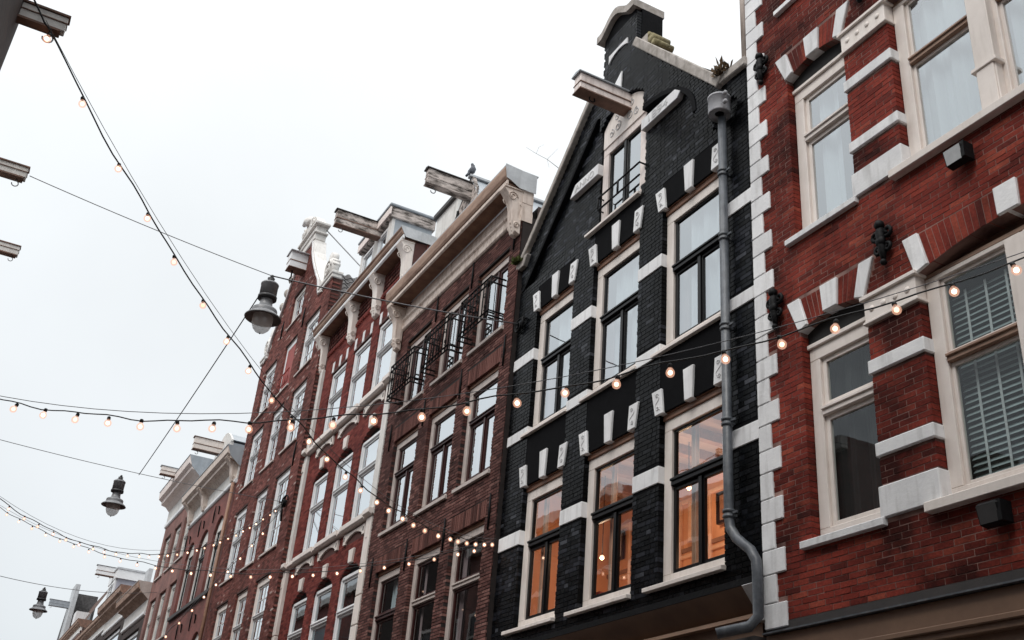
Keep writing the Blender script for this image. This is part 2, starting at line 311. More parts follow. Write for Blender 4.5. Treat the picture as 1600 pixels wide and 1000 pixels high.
def proj(p):
    q = Vector(p)-CAM; z = q.dot(FWD)
    return 800+F*q.dot(RIGHT)/z, 500-F*q.dot(UP)/z, z
# ------------------------------------------------------------------ brickwork
UNIT = {}
def unit_brick(matname):
    if matname not in UNIT:
        b = MB(); b.box(-.5, .5, -.5, .5, -.5, .5); UNIT[matname] = b.mesh('brick', matname)
    return UNIT[matname]
def arc_z(o, x):                                  # underside of an opening's head at x
    if 'R' in o: return o['zc']+math.sqrt(max(1e-6, o['R']**2-(x-o['xc'])**2))
    return o['z1']
def arc_half(o, z):
    d = z-o['zc']
    return math.sqrt(max(0, o['R']**2-d*d)) if d > 0 else 9e9
def subtract(iv, a, b):
    r = []
    for s, e, ls, le in iv:
        if b <= s or a >= e: r.append((s, e, ls, le)); continue
        if a > s: r.append((s, a, ls, True))
        if b < e: r.append((b, e, True, le))
    return r
def brickwork(house, x0, x1, z0, z1, yf, openings, matname, excl=(), bl=.205, ch=.06, jt=.009, profile=None, yfun=None, depth=.022,
              reveal=.15, jit=.0025, n_ind=300, tilt=0.0, name='brick', wild=0.0, cuts=None):
    V = []; Fc = []; cand = []
    nc = int((z1-z0)/ch)
    for c in range(nc):
        za = z0+c*ch+jt/2; zb = za+ch-jt; zm = (za+zb)/2
        segs = [(x0, x1, False, False)] if profile is None else [(a, b, False, False) for a, b in profile(zm)]
        for o in openings:
            a, b = o['x0'], o['x1']
            if zb <= o['z0']+.005: continue
            top = o['z1'] if 'R' not in o else o['zc']+o['R']
            if za >= top-.005: continue
            if 'R' in o:
                h = arc_half(o, zm)
                if h <= 0: continue
                a = max(a, o['xc']-h); b = min(b, o['xc']+h)
                if a >= b: continue
            segs = subtract(segs, a, b)
        for (a, b, e0, e1) in excl:
            if zb > e0+.004 and za < e1-.004: segs = subtract(segs, a, b)
        if cuts:
            for xc in cuts(zm): segs = [q for s_, e_, l_, r_ in segs for q in ([(s_, xc, l_, False), (xc, e_, False, r_)] if s_ < xc < e_ else [(s_, e_, l_, r_)])]
        half = (c % 2)*bl/2+(c % 3)*.013
        for s, e, le, re in segs:
            k = math.floor((s-half)/bl); x = k*bl+half; odd = k
            while x < e:
                pieces = [(x, x+bl)] if wild == 0 or (odd % 2) else [(x, x+bl*.5), (x+bl*.5, x+bl)]
                for pa, pb in pieces:
                    a, b = max(pa, s), min(pb, e)
                    if b-a < .03: continue
                    ea = le and a == s; eb = re and b == e
                    ax = a+(0 if a == s else jt/2); bx = b-(0 if b == e else jt/2)
                    y = yf+(yfun((a+b)/2, zm) if yfun else 0)+rng.uniform(-jit, jit)
                    dp = reveal if (ea or eb) else depth
                    cand.append((ax, bx, y, dp, za+rng.uniform(-jit, jit)*.5, zb+rng.uniform(-jit, jit)*.5))
                x += bl; odd += 1
    if not cand: return
    score = []
    for i, (ax, bx, y, dp, za, zb) in enumerate(cand):
        px, py, d = proj(((ax+bx)/2, y, (za+zb)/2))
        ok = -5 < px < 1605 and -5 < py < 1005 and (bx-ax) > .08
        score.append((d if ok else 1e9, i))
    score.sort(); ind = set(i for d, i in score[:n_ind] if d < 1e8)
    me = unit_brick(matname)
    for i, (ax, bx, y, dp, za, zb) in enumerate(cand):
        if i in ind:
            o = bpy.data.objects.new(name, me); COL.objects.link(o); o.parent = house
            o.location = ((ax+bx)/2, y+dp/2, (za+zb)/2); o.scale = (bx-ax, dp, zb-za)
            if tilt: o.rotation_euler = (rng.uniform(-tilt, tilt)*1.5, 0, rng.uniform(-tilt, tilt))
            continue
        n = len(V); t = [rng.uniform(-1, 1)*tilt*.1 for _ in range(4)]
        V += [(ax, y+t[0], za), (bx, y+t[1], za), (bx, y+t[2], zb), (ax, y+t[3], zb), (ax, y+dp, za), (bx, y+dp, za), (bx, y+dp, zb), (ax, y+dp, zb)]
        Fc += [(n, n+1, n+2, n+3), (n+1, n+5, n+6, n+2), (n+4, n, n+3, n+7), (n+3, n+2, n+6, n+7), (n+4, n+5, n+1, n)]
    m2 = bpy.data.meshes.new('brickwork'); m2.from_pydata(V, [], Fc); m2.materials.append(MT[matname])
    o = bpy.data.objects.new('brickwork', m2); COL.objects.link(o); o.parent = house; o['kind'] = 'stuff'
def wall(house, x0, x1, z0, z1, yf, openings, matname, reveal=.25, name='wall', thick=.3):
    b = MB(); e = .006                             # openings a few millimetres wider than in the brick skin
    openings = [dict(o, x0=o['x0']-e, x1=o['x1']+e, z0=o['z0']-e, z1=o.get('z1', 0)+e) for o in openings]
    xs = sorted(set([x0, x1]+[v for o in openings for v in (o['x0'], o['x1'])]))
    zs = sorted(set([z0, z1]+[v for o in openings for v in (o['z0'], o['z1'] if 'R' not in o else o['zc']+o['R'])]))
    for i in range(len(xs)-1):
        for j in range(len(zs)-1):
            cx, cz = (xs[i]+xs[i+1])/2, (zs[j]+zs[j+1])/2
            if any(o['x0'] < cx < o['x1'] and o['z0'] < cz < (o['z1'] if 'R' not in o else o['zc']+o['R']) for o in openings): continue
            b.quad((xs[i], yf, zs[j]), (xs[i+1], yf, zs[j]), (xs[i+1], yf, zs[j+1]), (xs[i], yf, zs[j+1]))
    for o in openings:
        a, c, d = o['x0'], o['x1'], o['z0']; e = o['z1'] if 'R' not in o else o['zc']+o['R']
        y1 = yf+reveal
        b.quad((a, yf, d), (a, y1, d), (a, y1, e), (a, yf, e)); b.quad((c, y1, d), (c, yf, d), (c, yf, e), (c, y1, e))
        b.quad((a, yf, d), (c, yf, d), (c, y1, d), (a, y1, d)); b.quad((a, y1, e), (c, y1, e), (c, yf, e), (a, yf, e))
        if 'R' in o:                                # fill the corners above the arch
            n = 10; X = [a+(c-a)*i/n for i in range(n+1)]
            for i in range(n):
                l0, l1 = min(arc_z(o, X[i]), e-.001), min(arc_z(o, X[i+1]), e-.001)
                b.prism_y([(X[i], l0), (X[i+1], l1), (X[i+1], e), (X[i], e)], yf, y1)
    b.quad((x0, yf+thick, z0), (x0, yf, z0), (x0, yf, z1), (x0, yf+thick, z1)); b.quad((x1, yf, z0), (x1, yf+thick, z0), (x1, yf+thick, z1), (x1, yf, z1))
    b.quad((x0, yf, z1), (x1, yf, z1), (x1, yf+thick, z1), (x0, yf+thick, z1))
    return b.build(name, matname, house)
# ------------------------------------------------------------------ windows
def window(house, x0, x1, z0, z1, y, fw=.07, fm='cream', sm='cream', zt=None, tr=.08, style='single', sw=.05, pane='pane', room='dark_room',
           curtain=None, top_arc=None, tm=None, roomdepth=.7, ft=None, name='window', bars=0, noroom=False, panes=True):
    """frame is the window part; sashes, panes, interior and curtain hang under it"""
    b = MB(); D = .11; ft = ft or fw
    if top_arc:
        n = 10; X = [x0+(x1-x0)*i/n for i in range(n+1)]
        b.strip_y([(x, z1-ft) for x in X], [(x, arc_z(top_arc, x)+.02) for x in X], y, y+D)
    else:
        b.box(x0, x1, y, y+D, z1-ft, z1)
    b.box(x0, x0+fw, y, y+D, z0+fw*.8, z1-ft); b.box(x1-fw, x1, y, y+D, z0+fw*.8, z1-ft); b.box(x0, x1, y, y+D, z0, z0+fw*.8)
    win = b.build(name, fm, house, bevel=.006)
    a, c, d, e = x0+fw, x1-fw, z0+fw*.8, z1-ft
    if zt:
        MB().box(a, c, y-.01, y+D-.02, zt, zt+tr).box(a, c, y-.03, y-.01, zt+tr*.55, zt+tr*.9).build('transom', tm or sm, win, bevel=.006)
    ys = y+.035
    def sash(xa, xb, za, zb, w=sw, muntin=None):
        s = MB().box(xa, xa+w, ys, ys+.045, za, zb).box(xb-w, xb, ys, ys+.045, za, zb).box(xa+w, xb-w, ys, ys+.045, za, za+w).box(xa+w, xb-w, ys, ys+.045, zb-w, zb)
        if muntin:
            nx, nz = muntin
            for i in range(1, nx): xm = xa+(xb-xa)*i/nx; s.box(xm-.013, xm+.013, ys+.005, ys+.04, za+w, zb-w)
            for i in range(1, nz): zm = za+(zb-za)*i/nz; s.box(xa+w, xb-w, ys+.007, ys+.038, zm-.013, zm+.013)
        s.build('sash', sm, win, bevel=.004)
        if panes: MB().quad((xa+w, ys+.022, za+w), (xb-w, ys+.022, za+w), (xb-w, ys+.022, zb-w), (xa+w, ys+.022, zb-w)).build('pane', pane, win)
    zl = zt if zt else e
    if style == 'single':
        sash(a, c, d, zl)
        if zt: sash(a, c, zt+tr, e)
    elif style == 'pair':                            # casement pair under a fanlight
        m = (a+c)/2
        sash(a, m-.004, d, zl); sash(m+.004, c, d, zl)
        MB().box(m-.03, m+.03, ys-.02, ys, d+.01, zl-.01).build('astragal', sm, win)
        if zt: sash(a, c, zt+tr, e, sw*.7)
    elif style == 'georgian':
        sash(a, c, d, zl, muntin=(2, 2))
        if zt: sash(a, c, zt+tr, e, muntin=(2, 2))
    elif style == 'mixed':                           # small-paned top light over a plain lower sash
        sash(a, c, d, zl, muntin=(1, 2))
        if zt: sash(a, c, zt+tr, e, muntin=(2, 1))
    yb = y+D+.005
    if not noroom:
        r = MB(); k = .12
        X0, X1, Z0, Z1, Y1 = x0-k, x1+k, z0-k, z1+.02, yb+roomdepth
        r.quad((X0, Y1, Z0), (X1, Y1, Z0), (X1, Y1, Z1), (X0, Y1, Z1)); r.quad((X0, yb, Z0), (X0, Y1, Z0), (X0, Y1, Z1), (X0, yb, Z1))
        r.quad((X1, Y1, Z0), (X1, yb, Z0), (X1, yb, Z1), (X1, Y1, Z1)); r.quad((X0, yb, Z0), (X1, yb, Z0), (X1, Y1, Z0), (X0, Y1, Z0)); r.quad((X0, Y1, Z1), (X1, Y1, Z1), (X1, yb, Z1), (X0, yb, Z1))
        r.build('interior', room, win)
    if curtain:
        for (ca, cb, za, zb, cm) in curtain:
            n = max(6, int((cb-ca)*26)); q = MB(); ph = random.random()*6
            for i in range(n):
                t0, t1 = i/n, (i+1)/n
                y0, y1 = yb+.06+.035*math.sin(t0*n*.9+ph)+.015*math.sin(t0*n*2.1), yb+.06+.035*math.sin(t1*n*.9+ph)+.015*math.sin(t1*n*2.1)
                q.quad((ca+(cb-ca)*t0, y0, za), (ca+(cb-ca)*t1, y1, za), (ca+(cb-ca)*t1, y1, zb), (ca+(cb-ca)*t0, y0, zb))
            q.build('curtain', cm, win)
    return win
def sill(house, x0, x1, yf, z0, z1, out=.06, m='stone', name='window_sill', back=.12):
    return MB().prism_x([(yf-out, z0), (yf-out, z1-.012), (yf+back, z1+.01), (yf+back, z0)], x0, x1).build(name, m, house, bevel=.006)
def letters(parent, txt, x, y, z, size, m='carve', sx=1.0):
    cu = bpy.data.curves.new('lettering', 'FONT'); cu.body = txt; cu.size = size; cu.extrude = .004; cu.align_x = 'LEFT'; cu.resolution_u = 3
    o = bpy.data.objects.new('tmp', cu); COL.objects.link(o); dg = bpy.context.evaluated_depsgraph_get(); dg.update()
    me = bpy.data.meshes.new_from_object(o.evaluated_get(dg)); bpy.data.objects.remove(o); bpy.data.curves.remove(cu)
    me.materials.clear(); me.materials.append(MT[m])
    t = bpy.data.objects.new('lettering', me); COL.objects.link(t); t.parent = parent
    t.location = (x, y, z); t.rotation_euler = (PI/2, 0, 0); t.scale = (sx, 1, 1)
    return t
def spiral(b, cx, y, cz, r, turns, a0, dirn, rad, n=22):
    pts = []
    for i in range(n+1):
        t = i/n; a = a0+dirn*t*turns*2*PI; rr = r*(1-.82*t)
        pts.append((cx+rr*math.cos(a), y, cz+rr*math.sin(a)))
    b.tube(pts, rad, 5)
def hoist_beam(house, x, y_tip, y_root, z0, z1, wd, m=('beam_pink', 'beam_under', 'zinc'), hook=True, cap=.03):
    o = MB().box(x-wd/2, x+wd/2, y_tip, y_root, z0, z1).build('hoist_beam', m[0], house, bevel=.01)
    h = z1-z0
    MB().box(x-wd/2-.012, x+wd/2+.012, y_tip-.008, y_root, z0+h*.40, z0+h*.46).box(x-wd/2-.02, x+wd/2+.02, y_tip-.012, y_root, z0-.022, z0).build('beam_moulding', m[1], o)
    MB().prism_y([(x-wd/2-cap, z1), (x+wd/2+cap, z1), (x+wd/2+cap, z1+.02), (x, z1+.05), (x-wd/2-cap, z1+.02)], y_tip-.04, y_root).build('beam_cap', m[2], o)
    if hook:
        yy = y_tip+.18; b = MB(); pts = [(x, yy, z0), (x, yy, z0-.07)]
        for i in range(9):
            a = PI/2-i*PI*1.45/8; pts.append((x, yy+.055*math.cos(a)-.0, z0-.125+.055*math.sin(a)))
        b.tube(pts, .011, 5).build('hook', 'steel', o)
    return o
def bracket(house, x, wd, yf, z0, z1, out, m='cream_old'):
    """scroll console: an S-profile under a cornice with a volute top and a small leaf foot"""
    h = z1-z0; P = [(yf, z0), (yf-.05, z0+.02)]
    for t in [i/12 for i in range(13)]:
        o = .05+out*(.16+.84*(t**1.9))+.035*math.sin(t*2*PI)
        P.append((yf-o, z0+.05+(h-.10)*t))
    P += [(yf-out-.03, z1-.05), (yf-out-.03, z1), (yf, z1)]
    b = MB().prism_x(P, x-wd/2, x+wd/2)
    b.box(x-wd/2-.02, x+wd/2+.02, yf-out-.05, yf, z1-.035, z1)
    o = b.build('bracket', m, house, bevel=.008)
    s = MB()
    for sx in (-1, 1):
        xx = x+sx*(wd/2+.006)
        for (cy, cz, r) in ((yf-out*.62, z1-h*.20, h*.11), (yf-.09, z0+h*.18, h*.07)):
            pts = []
            for i in range(15):
                a = i/14*3.4*PI; rr = r*(1-.75*i/14); pts.append((xx, cy+rr*math.cos(a), cz+rr*math.sin(a)))
            s.tube(pts, .014, 4)
    for i in range(4): s.ball((x, yf-.07-.02*i, z0+.05+.07*i), .05, 6, 4, sc=(wd*5*.5, 1, 1))
    s.build('carving', m, o)
    return o
# ------------------------------------------------------------------ ground
def structure(name, mb, m):
    o = mb.build(name, m); o['kind'] = 'structure'; return o
structure('street', MB().quad((-400, -400, 0), (400, -400, 0), (400, 400, 0), (-400, 400, 0)), 'asphalt')
structure('pavement', MB().box(-110, 30, 5.4, 7.4, 0, .12), 'kerb')
structure('pavement', MB().box(-110, 30, -1.6, -.35, 0, .12), 'kerb')
def body(house, x0, x1, y0, y1, z1, m, name='side_wall', roofm='tile', roof=None, z0=0):
    """side and back walls, and a flat or pitched roof, so that the house is closed behind its front"""
    b = MB(); b.quad((x0, y1, z0), (x0, y0, z0), (x0, y0, z1), (x0, y1, z1)); b.quad((x1, y0, z0), (x1, y1, z0), (x1, y1, z1), (x1, y0, z1)); b.quad((x1, y1, z0), (x0, y1, z0), (x0, y1, z1), (x1, y1, z1))
    b.build(name, m, house)
    if roof == 'ridge_y':
        xm = (x0+x1)/2; zr = z1+(x1-x0)*.5
        MB().add([(x0, y0, z1), (x0, y1, z1), (xm, y1, zr), (xm, y0, zr), (x1, y0, z1), (x1, y1, z1)], [(0, 1, 2, 3), (3, 2, 5, 4), (1, 5, 2)]).build('roof', roofm, house)
    else:
        MB().quad((x0, y0, z1-.02), (x1, y0, z1-.02), (x1, y1, z1-.02), (x0, y1, z1-.02)).build('roof', 'zinc', house)
def shopfront(house, x0, x1, yf, z1, m, m2):
    b = MB(); b.box(x0, x1, yf, yf+.2, z1-.9, z1).box(x0, x0+.35, yf, yf+.2, 0, z1-.9).box(x1-.35, x1, yf, yf+.2, 0, z1-.9).box(x0+.35, x1-.35, yf, yf+.2, 0, .5)
    b.build('shopfront', m, house)
    n = max(1, int((x1-x0)/1.8)); c = MB()
    for i in range(1, n): x = x0+.35+(x1-x0-.7)*i/n; c.box(x-.05, x+.05, yf+.02, yf+.14, .5, z1-.9)
    if n > 1: c.build('mullion', m2, house)
    MB().quad((x0+.35, yf+.1, .5), (x1-.35, yf+.1, .5), (x1-.35, yf+.1, z1-.9), (x0+.35, yf+.1, z1-.9)).build('shop_pane', 'pane_dark', house)
    MB().quad((x0, yf+1.2, 0), (x1, yf+1.2, 0), (x1, yf+1.2, z1), (x0, yf+1.2, z1)).build('interior', 'grey_room', house)
def wedge_excl(xl_b, xr_b, z0, z1, kl, kr, n=8):
    return [(xl_b-kl*((i+.5)/n)*(z1-z0), xr_b+kr*((i+.5)/n)*(z1-z0), z0+(z1-z0)*i/n, z0+(z1-z0)*(i+1)/n) for i in range(n)]
def voussoirs(house, xc, zc, R, xl, xr, ztop, yf, stones, mstone, mbrick, bw=.062, out=.028, stuff=False):
    """arch of soldier bricks between white stones; the joints are radial, the top is level"""
    def top(x):
        zb = zc+math.sqrt(R*R-(x-xc)**2); return xc+(x-xc)*(ztop-zc)/(zb-zc), zb
    for (a, b) in stones:
        ta, za = top(a); tb, zb = top(b)
        MB().prism_y([(a, za), (b, zb), (tb, ztop+.005), (ta, ztop+.005)], yf-out, yf+.22).build('voussoir_stone', mstone, house, bevel=.008)
    edges = [xl]+[v for s in sorted(stones) for v in s]+[xr]; js = MB()
    for i in range(0, len(edges), 2):
        a, b = edges[i]+.004, edges[i+1]-.004
        if b-a < .05: continue
        n = max(1, round((b-a)/bw))
        for k in range(n):
            p, q = a+(b-a)*k/n+.004, a+(b-a)*(k+1)/n-.004
            tp, zp = top(p); tq, zq = top(q); y = yf+rng.uniform(-.003, .003)
            m = js if stuff else MB()
            m.prism_y([(p, zp), (q, zq), (tq, ztop-.008), (tp, ztop-.008)], y, yf+.2)
            if not stuff: m.build('arch_brick', mbrick, house)
    if stuff: js.build('brick_arch', mbrick, house, kind='stuff')
# ================================================================== red house with white quoins
RH = thing('red_house', 'red brick house with white stone quoins and pale banded piers, nearest on the right', 'house')
def red_house():
    H = RH; yf = 7.0; P = 3.45; XL = -8.24; XR = -1.5
    ops = []; ex = []; xq = []
    floors = [4.66, 8.11, 11.56]
    for i, z in enumerate(floors):
        d = z-8.11
        ops.append(dict(x0=-7.53, x1=-6.60, z0=z, zc=9.2+d, R=1.25, xc=-7.07))
        ops.append(dict(x0=-5.95, x1=-3.83, z0=z, zc=6.25+d, R=4.2, xc=-4.89))
        ops.append(dict(x0=-3.18, x1=-2.25, z0=z, zc=9.2+d, R=1.25, xc=-2.715))
        for m in (0, 1):
            f = (lambda v: -9.78-v) if m else (lambda v: v)
            def span(a, b): return (min(f(a), f(b)), max(f(a), f(b)))
            for (a, b, e0, e1) in ((-6.60, -5.95, 1.40, 1.55), (-6.60, -5.95, .56, .71), (-6.60, -5.95, -.02, .28), (-6.62, -5.93, 1.93, 2.24)):
                ex.append((*span(a, b), z+e0, z+e1))
            ex += [(*span(a, b), c, e) for a, b, c, e in wedge_excl(-7.545, -6.595, 10.34+d, 10.76+d, .39, .39)]
        ex += wedge_excl(-5.95, -3.83, 10.34+d, 10.735+d, .25, .25)
    k = 0; z = 3.89
    while z < 14.2:
        for (lo, hi, xr) in ((z, z+.25, -7.91), (z+.25, z+.535, -8.045)):
            ex.append((XL, xr, lo, hi))
            MB().box(XL, xr, yf-.022, yf+.2, lo+.004, hi-.004).build('quoin', 'stone', H, bevel=.008)
        z += .535
    wall(H, XL, XR, 3.87, 14.4, yf+.003, ops, 'mortar_red')
    brickwork(H, XL, XR, 3.95, 14.4, yf, ops, 'brick_red', ex, bl=.215, ch=.0595, jt=.0095, tilt=.006, jit=.0018)
    body(H, XL, XR, yf+.3, 16, 14.4, 'far_red')
    b = MB(); b.prism_y([(XL, 3.87), (XR, 3.87), (XR, 3.95), (XL, 3.95)], yf-.004, yf+.2); b.build('plinth_course', 'ledge', H)
    for i, z in enumerate(floors):
        d = z-8.11
        low = i == 0
        for m in (0, 1):
            f = (lambda v: -9.78-v) if m else (lambda v: v)
            def BX(a, b, y0, y1, z0, z1): return MB().box(f(a), f(b), y0, y1, z0, z1)
            BX(-6.62, -5.93, yf-.03, yf+.14, z+1.40, z+1.545).build('stone_band', 'stone', H, bevel=.01)
            BX(-6.62, -5.93, yf-.03, yf+.14, z+.565, z+.70).build('stone_band', 'stone', H, bevel=.01)
            BX(-6.62, -5.93, yf-.035, yf+.16, z-.015, z+.28).build('pier_base', 'stone', H, bevel=.01)
            c = BX(-6.60, -5.95, yf-.03, yf+.15, z+1.955, z+2.19).build('pier_capital', 'cream', H, bevel=.006)
            BX(-6.63, -5.92, yf-.06, yf+.16, z+2.19, z+2.235).build('capital_moulding', 'cream', c, bevel=.006)
            BX(-6.62, -5.93, yf-.045, yf+.15, z+1.925, z+1.955).build('capital_moulding', 'cream', c, bevel=.006)
            for q in range(4):
                s = MB(); s.ball((f(-6.50+.15*q), yf-.03, z+2.075), .034, 10, 6, sc=(1, .45, 1)); s.build('stud', 'cream', c)
            if m: sill(H, f(-6.57), f(-7.65), yf, z-.085, z, m='stone')
            else: sill(H, -7.65, -6.57, yf, z-.085, z, m='stone')
            # narrow window
            o = ops[i*3+(2 if m else 0)]
            voussoirs(H, o['xc'], o['zc'], 1.25, o['xc']-.475, o['xc']+.475, 10.755+d, yf, [(o['xc']-.47, o['xc']-.34), (o['xc']-.1, o['xc']+.1), (o['xc']+.34, o['xc']+.47)], 'stone', 'brick_red')
            x0, x1 = o['x0'], o['x1']
            MB().box(x0, x1, yf+.10, yf+.24, 10.215+d, 10.5+d).build('shaded_window_head', 'black_screen', H)  # near-black panel put where the brick soffit lies in shade
            hd = MB().box(x0, x1, yf+.07, yf+.2, 10.165+d, 10.215+d); hd.build('head_moulding', 'cream', H, bevel=.006)
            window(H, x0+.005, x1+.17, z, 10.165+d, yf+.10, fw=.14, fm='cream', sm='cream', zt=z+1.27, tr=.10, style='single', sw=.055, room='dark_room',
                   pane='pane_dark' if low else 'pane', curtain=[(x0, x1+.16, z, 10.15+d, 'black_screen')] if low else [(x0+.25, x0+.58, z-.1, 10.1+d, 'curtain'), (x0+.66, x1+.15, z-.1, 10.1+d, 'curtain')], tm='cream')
        # big window
        o = ops[i*3+1]
        voussoirs(H, o['xc'], o['zc'], 4.2, o['x0'], o['x1'], 10.73+d, yf, [(-5.95, -5.79), (-5.0, -4.78), (-3.99, -3.83)], 'stone', 'brick_red', bw=.064)
        sill(H, -6.08, -3.70, yf, z-.10, z, out=.09, m='cream', back=.13)
        MB().box(o['x0'], o['x1'], yf+.19, yf+.26, 10.26+d, 10.5+d).build('shaded_window_head', 'beam_under', H)  # brown soffit, the recess shading put into its dark colour
        MB().box(o['x0'], o['x1'], yf+.10, yf+.19, 10.283+d, 10.32+d).build('head_moulding', 'gutter', H)
        for k, (a, b) in enumerate(((-5.945, -4.905), (-4.875, -3.835))):
            cur = []
            if not low: cur = [(a+.10, b, z-.05, 10.2+d, 'curtain')]
            wd = window(H, a, b, z, 10.28+d, yf+.10, fw=.14, ft=.05, fm='cream', sm='cream', zt=z+1.26, tr=.085, style='single', sw=.04, room='grey_room' if low else 'dark_room',
                        pane='pane_dark' if low else 'pane', curtain=cur, tm='gutter')
            if low:
                zz = z+.16; n = 0
                while zz < 10.1+d:
                    s = MB(); y = yf+.275
                    s.add([(a+.13, y-.016, zz-.022), (b-.13, y-.016, zz-.022), (b-.13, y+.018, zz+.022), (a+.13, y+.018, zz+.022)], [(0, 1, 2, 3)])
                    s.build('blind_slat', 'blind', wd); zz += .058
                for t in (.22, .5, .78):
                    xx = a+.13+(b-a-.26)*t; MB().box(xx-.012, xx+.012, yf+.252, yf+.256, z+.10, 10.1+d).build('blind_tape', 'blind_tape', wd)
        pl = MB().box(-5.0, -4.78, yf+.0, yf+.10, z+.0, 10.2+d).build('mullion', 'cream', H, bevel=.008)
        MB().box(-5.03, -4.75, yf-.03, yf+.1, z+.50, z+.545).box(-4.985, -4.795, yf-.014, yf, z+.02, z+.50).build('mullion_moulding', 'cream', pl, bevel=.006)
    # shop front below the dark ledge
    MB().prism_x([(yf-.09, 3.835), (yf-.09, 3.85), (yf, 3.872), (yf+.1, 3.872), (yf+.1, 3.835)], -8.2, XR).build('ledge', 'lead_pipe', H)
    MB().box(-8.2, XR, yf-.04, yf+.1, 3.52, 3.832).box(-8.2, XR, yf-.07, yf-.04, 3.58, 3.63).build('fascia', 'shop_tan_lit', H, bevel=.008)
    shopfront(H, XL, XR, yf+.02, 3.52, 'shop_tan_lit', 'shop_tan_lit')
    # cast iron wall anchors shaped like scrolls
    for (x, z) in ((-6.27, 7.37), (-7.86, 7.33), (-7.93, 10.82), (-6.24, 10.80)):
        b = MB(); y = yf-.05
        b.tube([(x, y, z-.24), (x, y-.01, z-.1), (x, y-.02, z+.1), (x, y, z+.2)], [.018, .04, .05, .03], 8)
        b.ball((x, y-.02, z+.19), .055, 8, 6); b.ball((x, y-.01, z-.23), .035, 8, 6); b.ball((x, y-.03, z), .05, 8, 6, sc=(1.2, .7, 1.2))
        for sx in (-1, 1):
            spiral(b, x+sx*.075, y, z+.10, .065, 1.3, PI if sx > 0 else 0, sx, .022)
            spiral(b, x+sx*.06, y, z-.08, .055, 1.3, PI if sx > 0 else 0, -sx, .02)
        b.tube([(x, y, z), (x, yf+.05, z)], .02, 6)
        b.build('wall_anchor', 'iron', H)
    MB().tube([(-8.30, yf+.02, 11.3), (-8.33, yf+.02, 14.3)], .05, 8).build('drainpipe', 'cream_old', H)
red_house()
def floodlight(x, z, lens, label):
    T = thing('floodlight', label, 'floodlight')
    b = MB(); b.prism_x([(6.86, z-.08), (6.83, z+.07), (6.87, z+.105), (6.95, z+.09), (6.95, z-.09)], x-.105, x+.105)
    b.build('housing', 'iron', T, bevel=.008)
    MB().add([(x-.09, 6.856, z-.075), (x+.09, 6.856, z-.075), (x+.09, 6.826, z+.068), (x-.09, 6.826, z+.068)], [(0, 1, 2, 3)]).build('lens', lens, T)
    MB().box(x+.085, x+.125, 6.84, 6.97, z-.08, z+.09).box(x-.02, x+.02, 6.94, 7.0, z-.03, z+.03).build('mounting', 'iron', T)
floodlight(-5.25, 7.76, 'flood', 'small grey floodlight on red brick below the upper large window sill')
floodlight(-5.40, 4.38, 'flood_dim', 'dark floodlight on sooty brick below the window with venetian blinds')
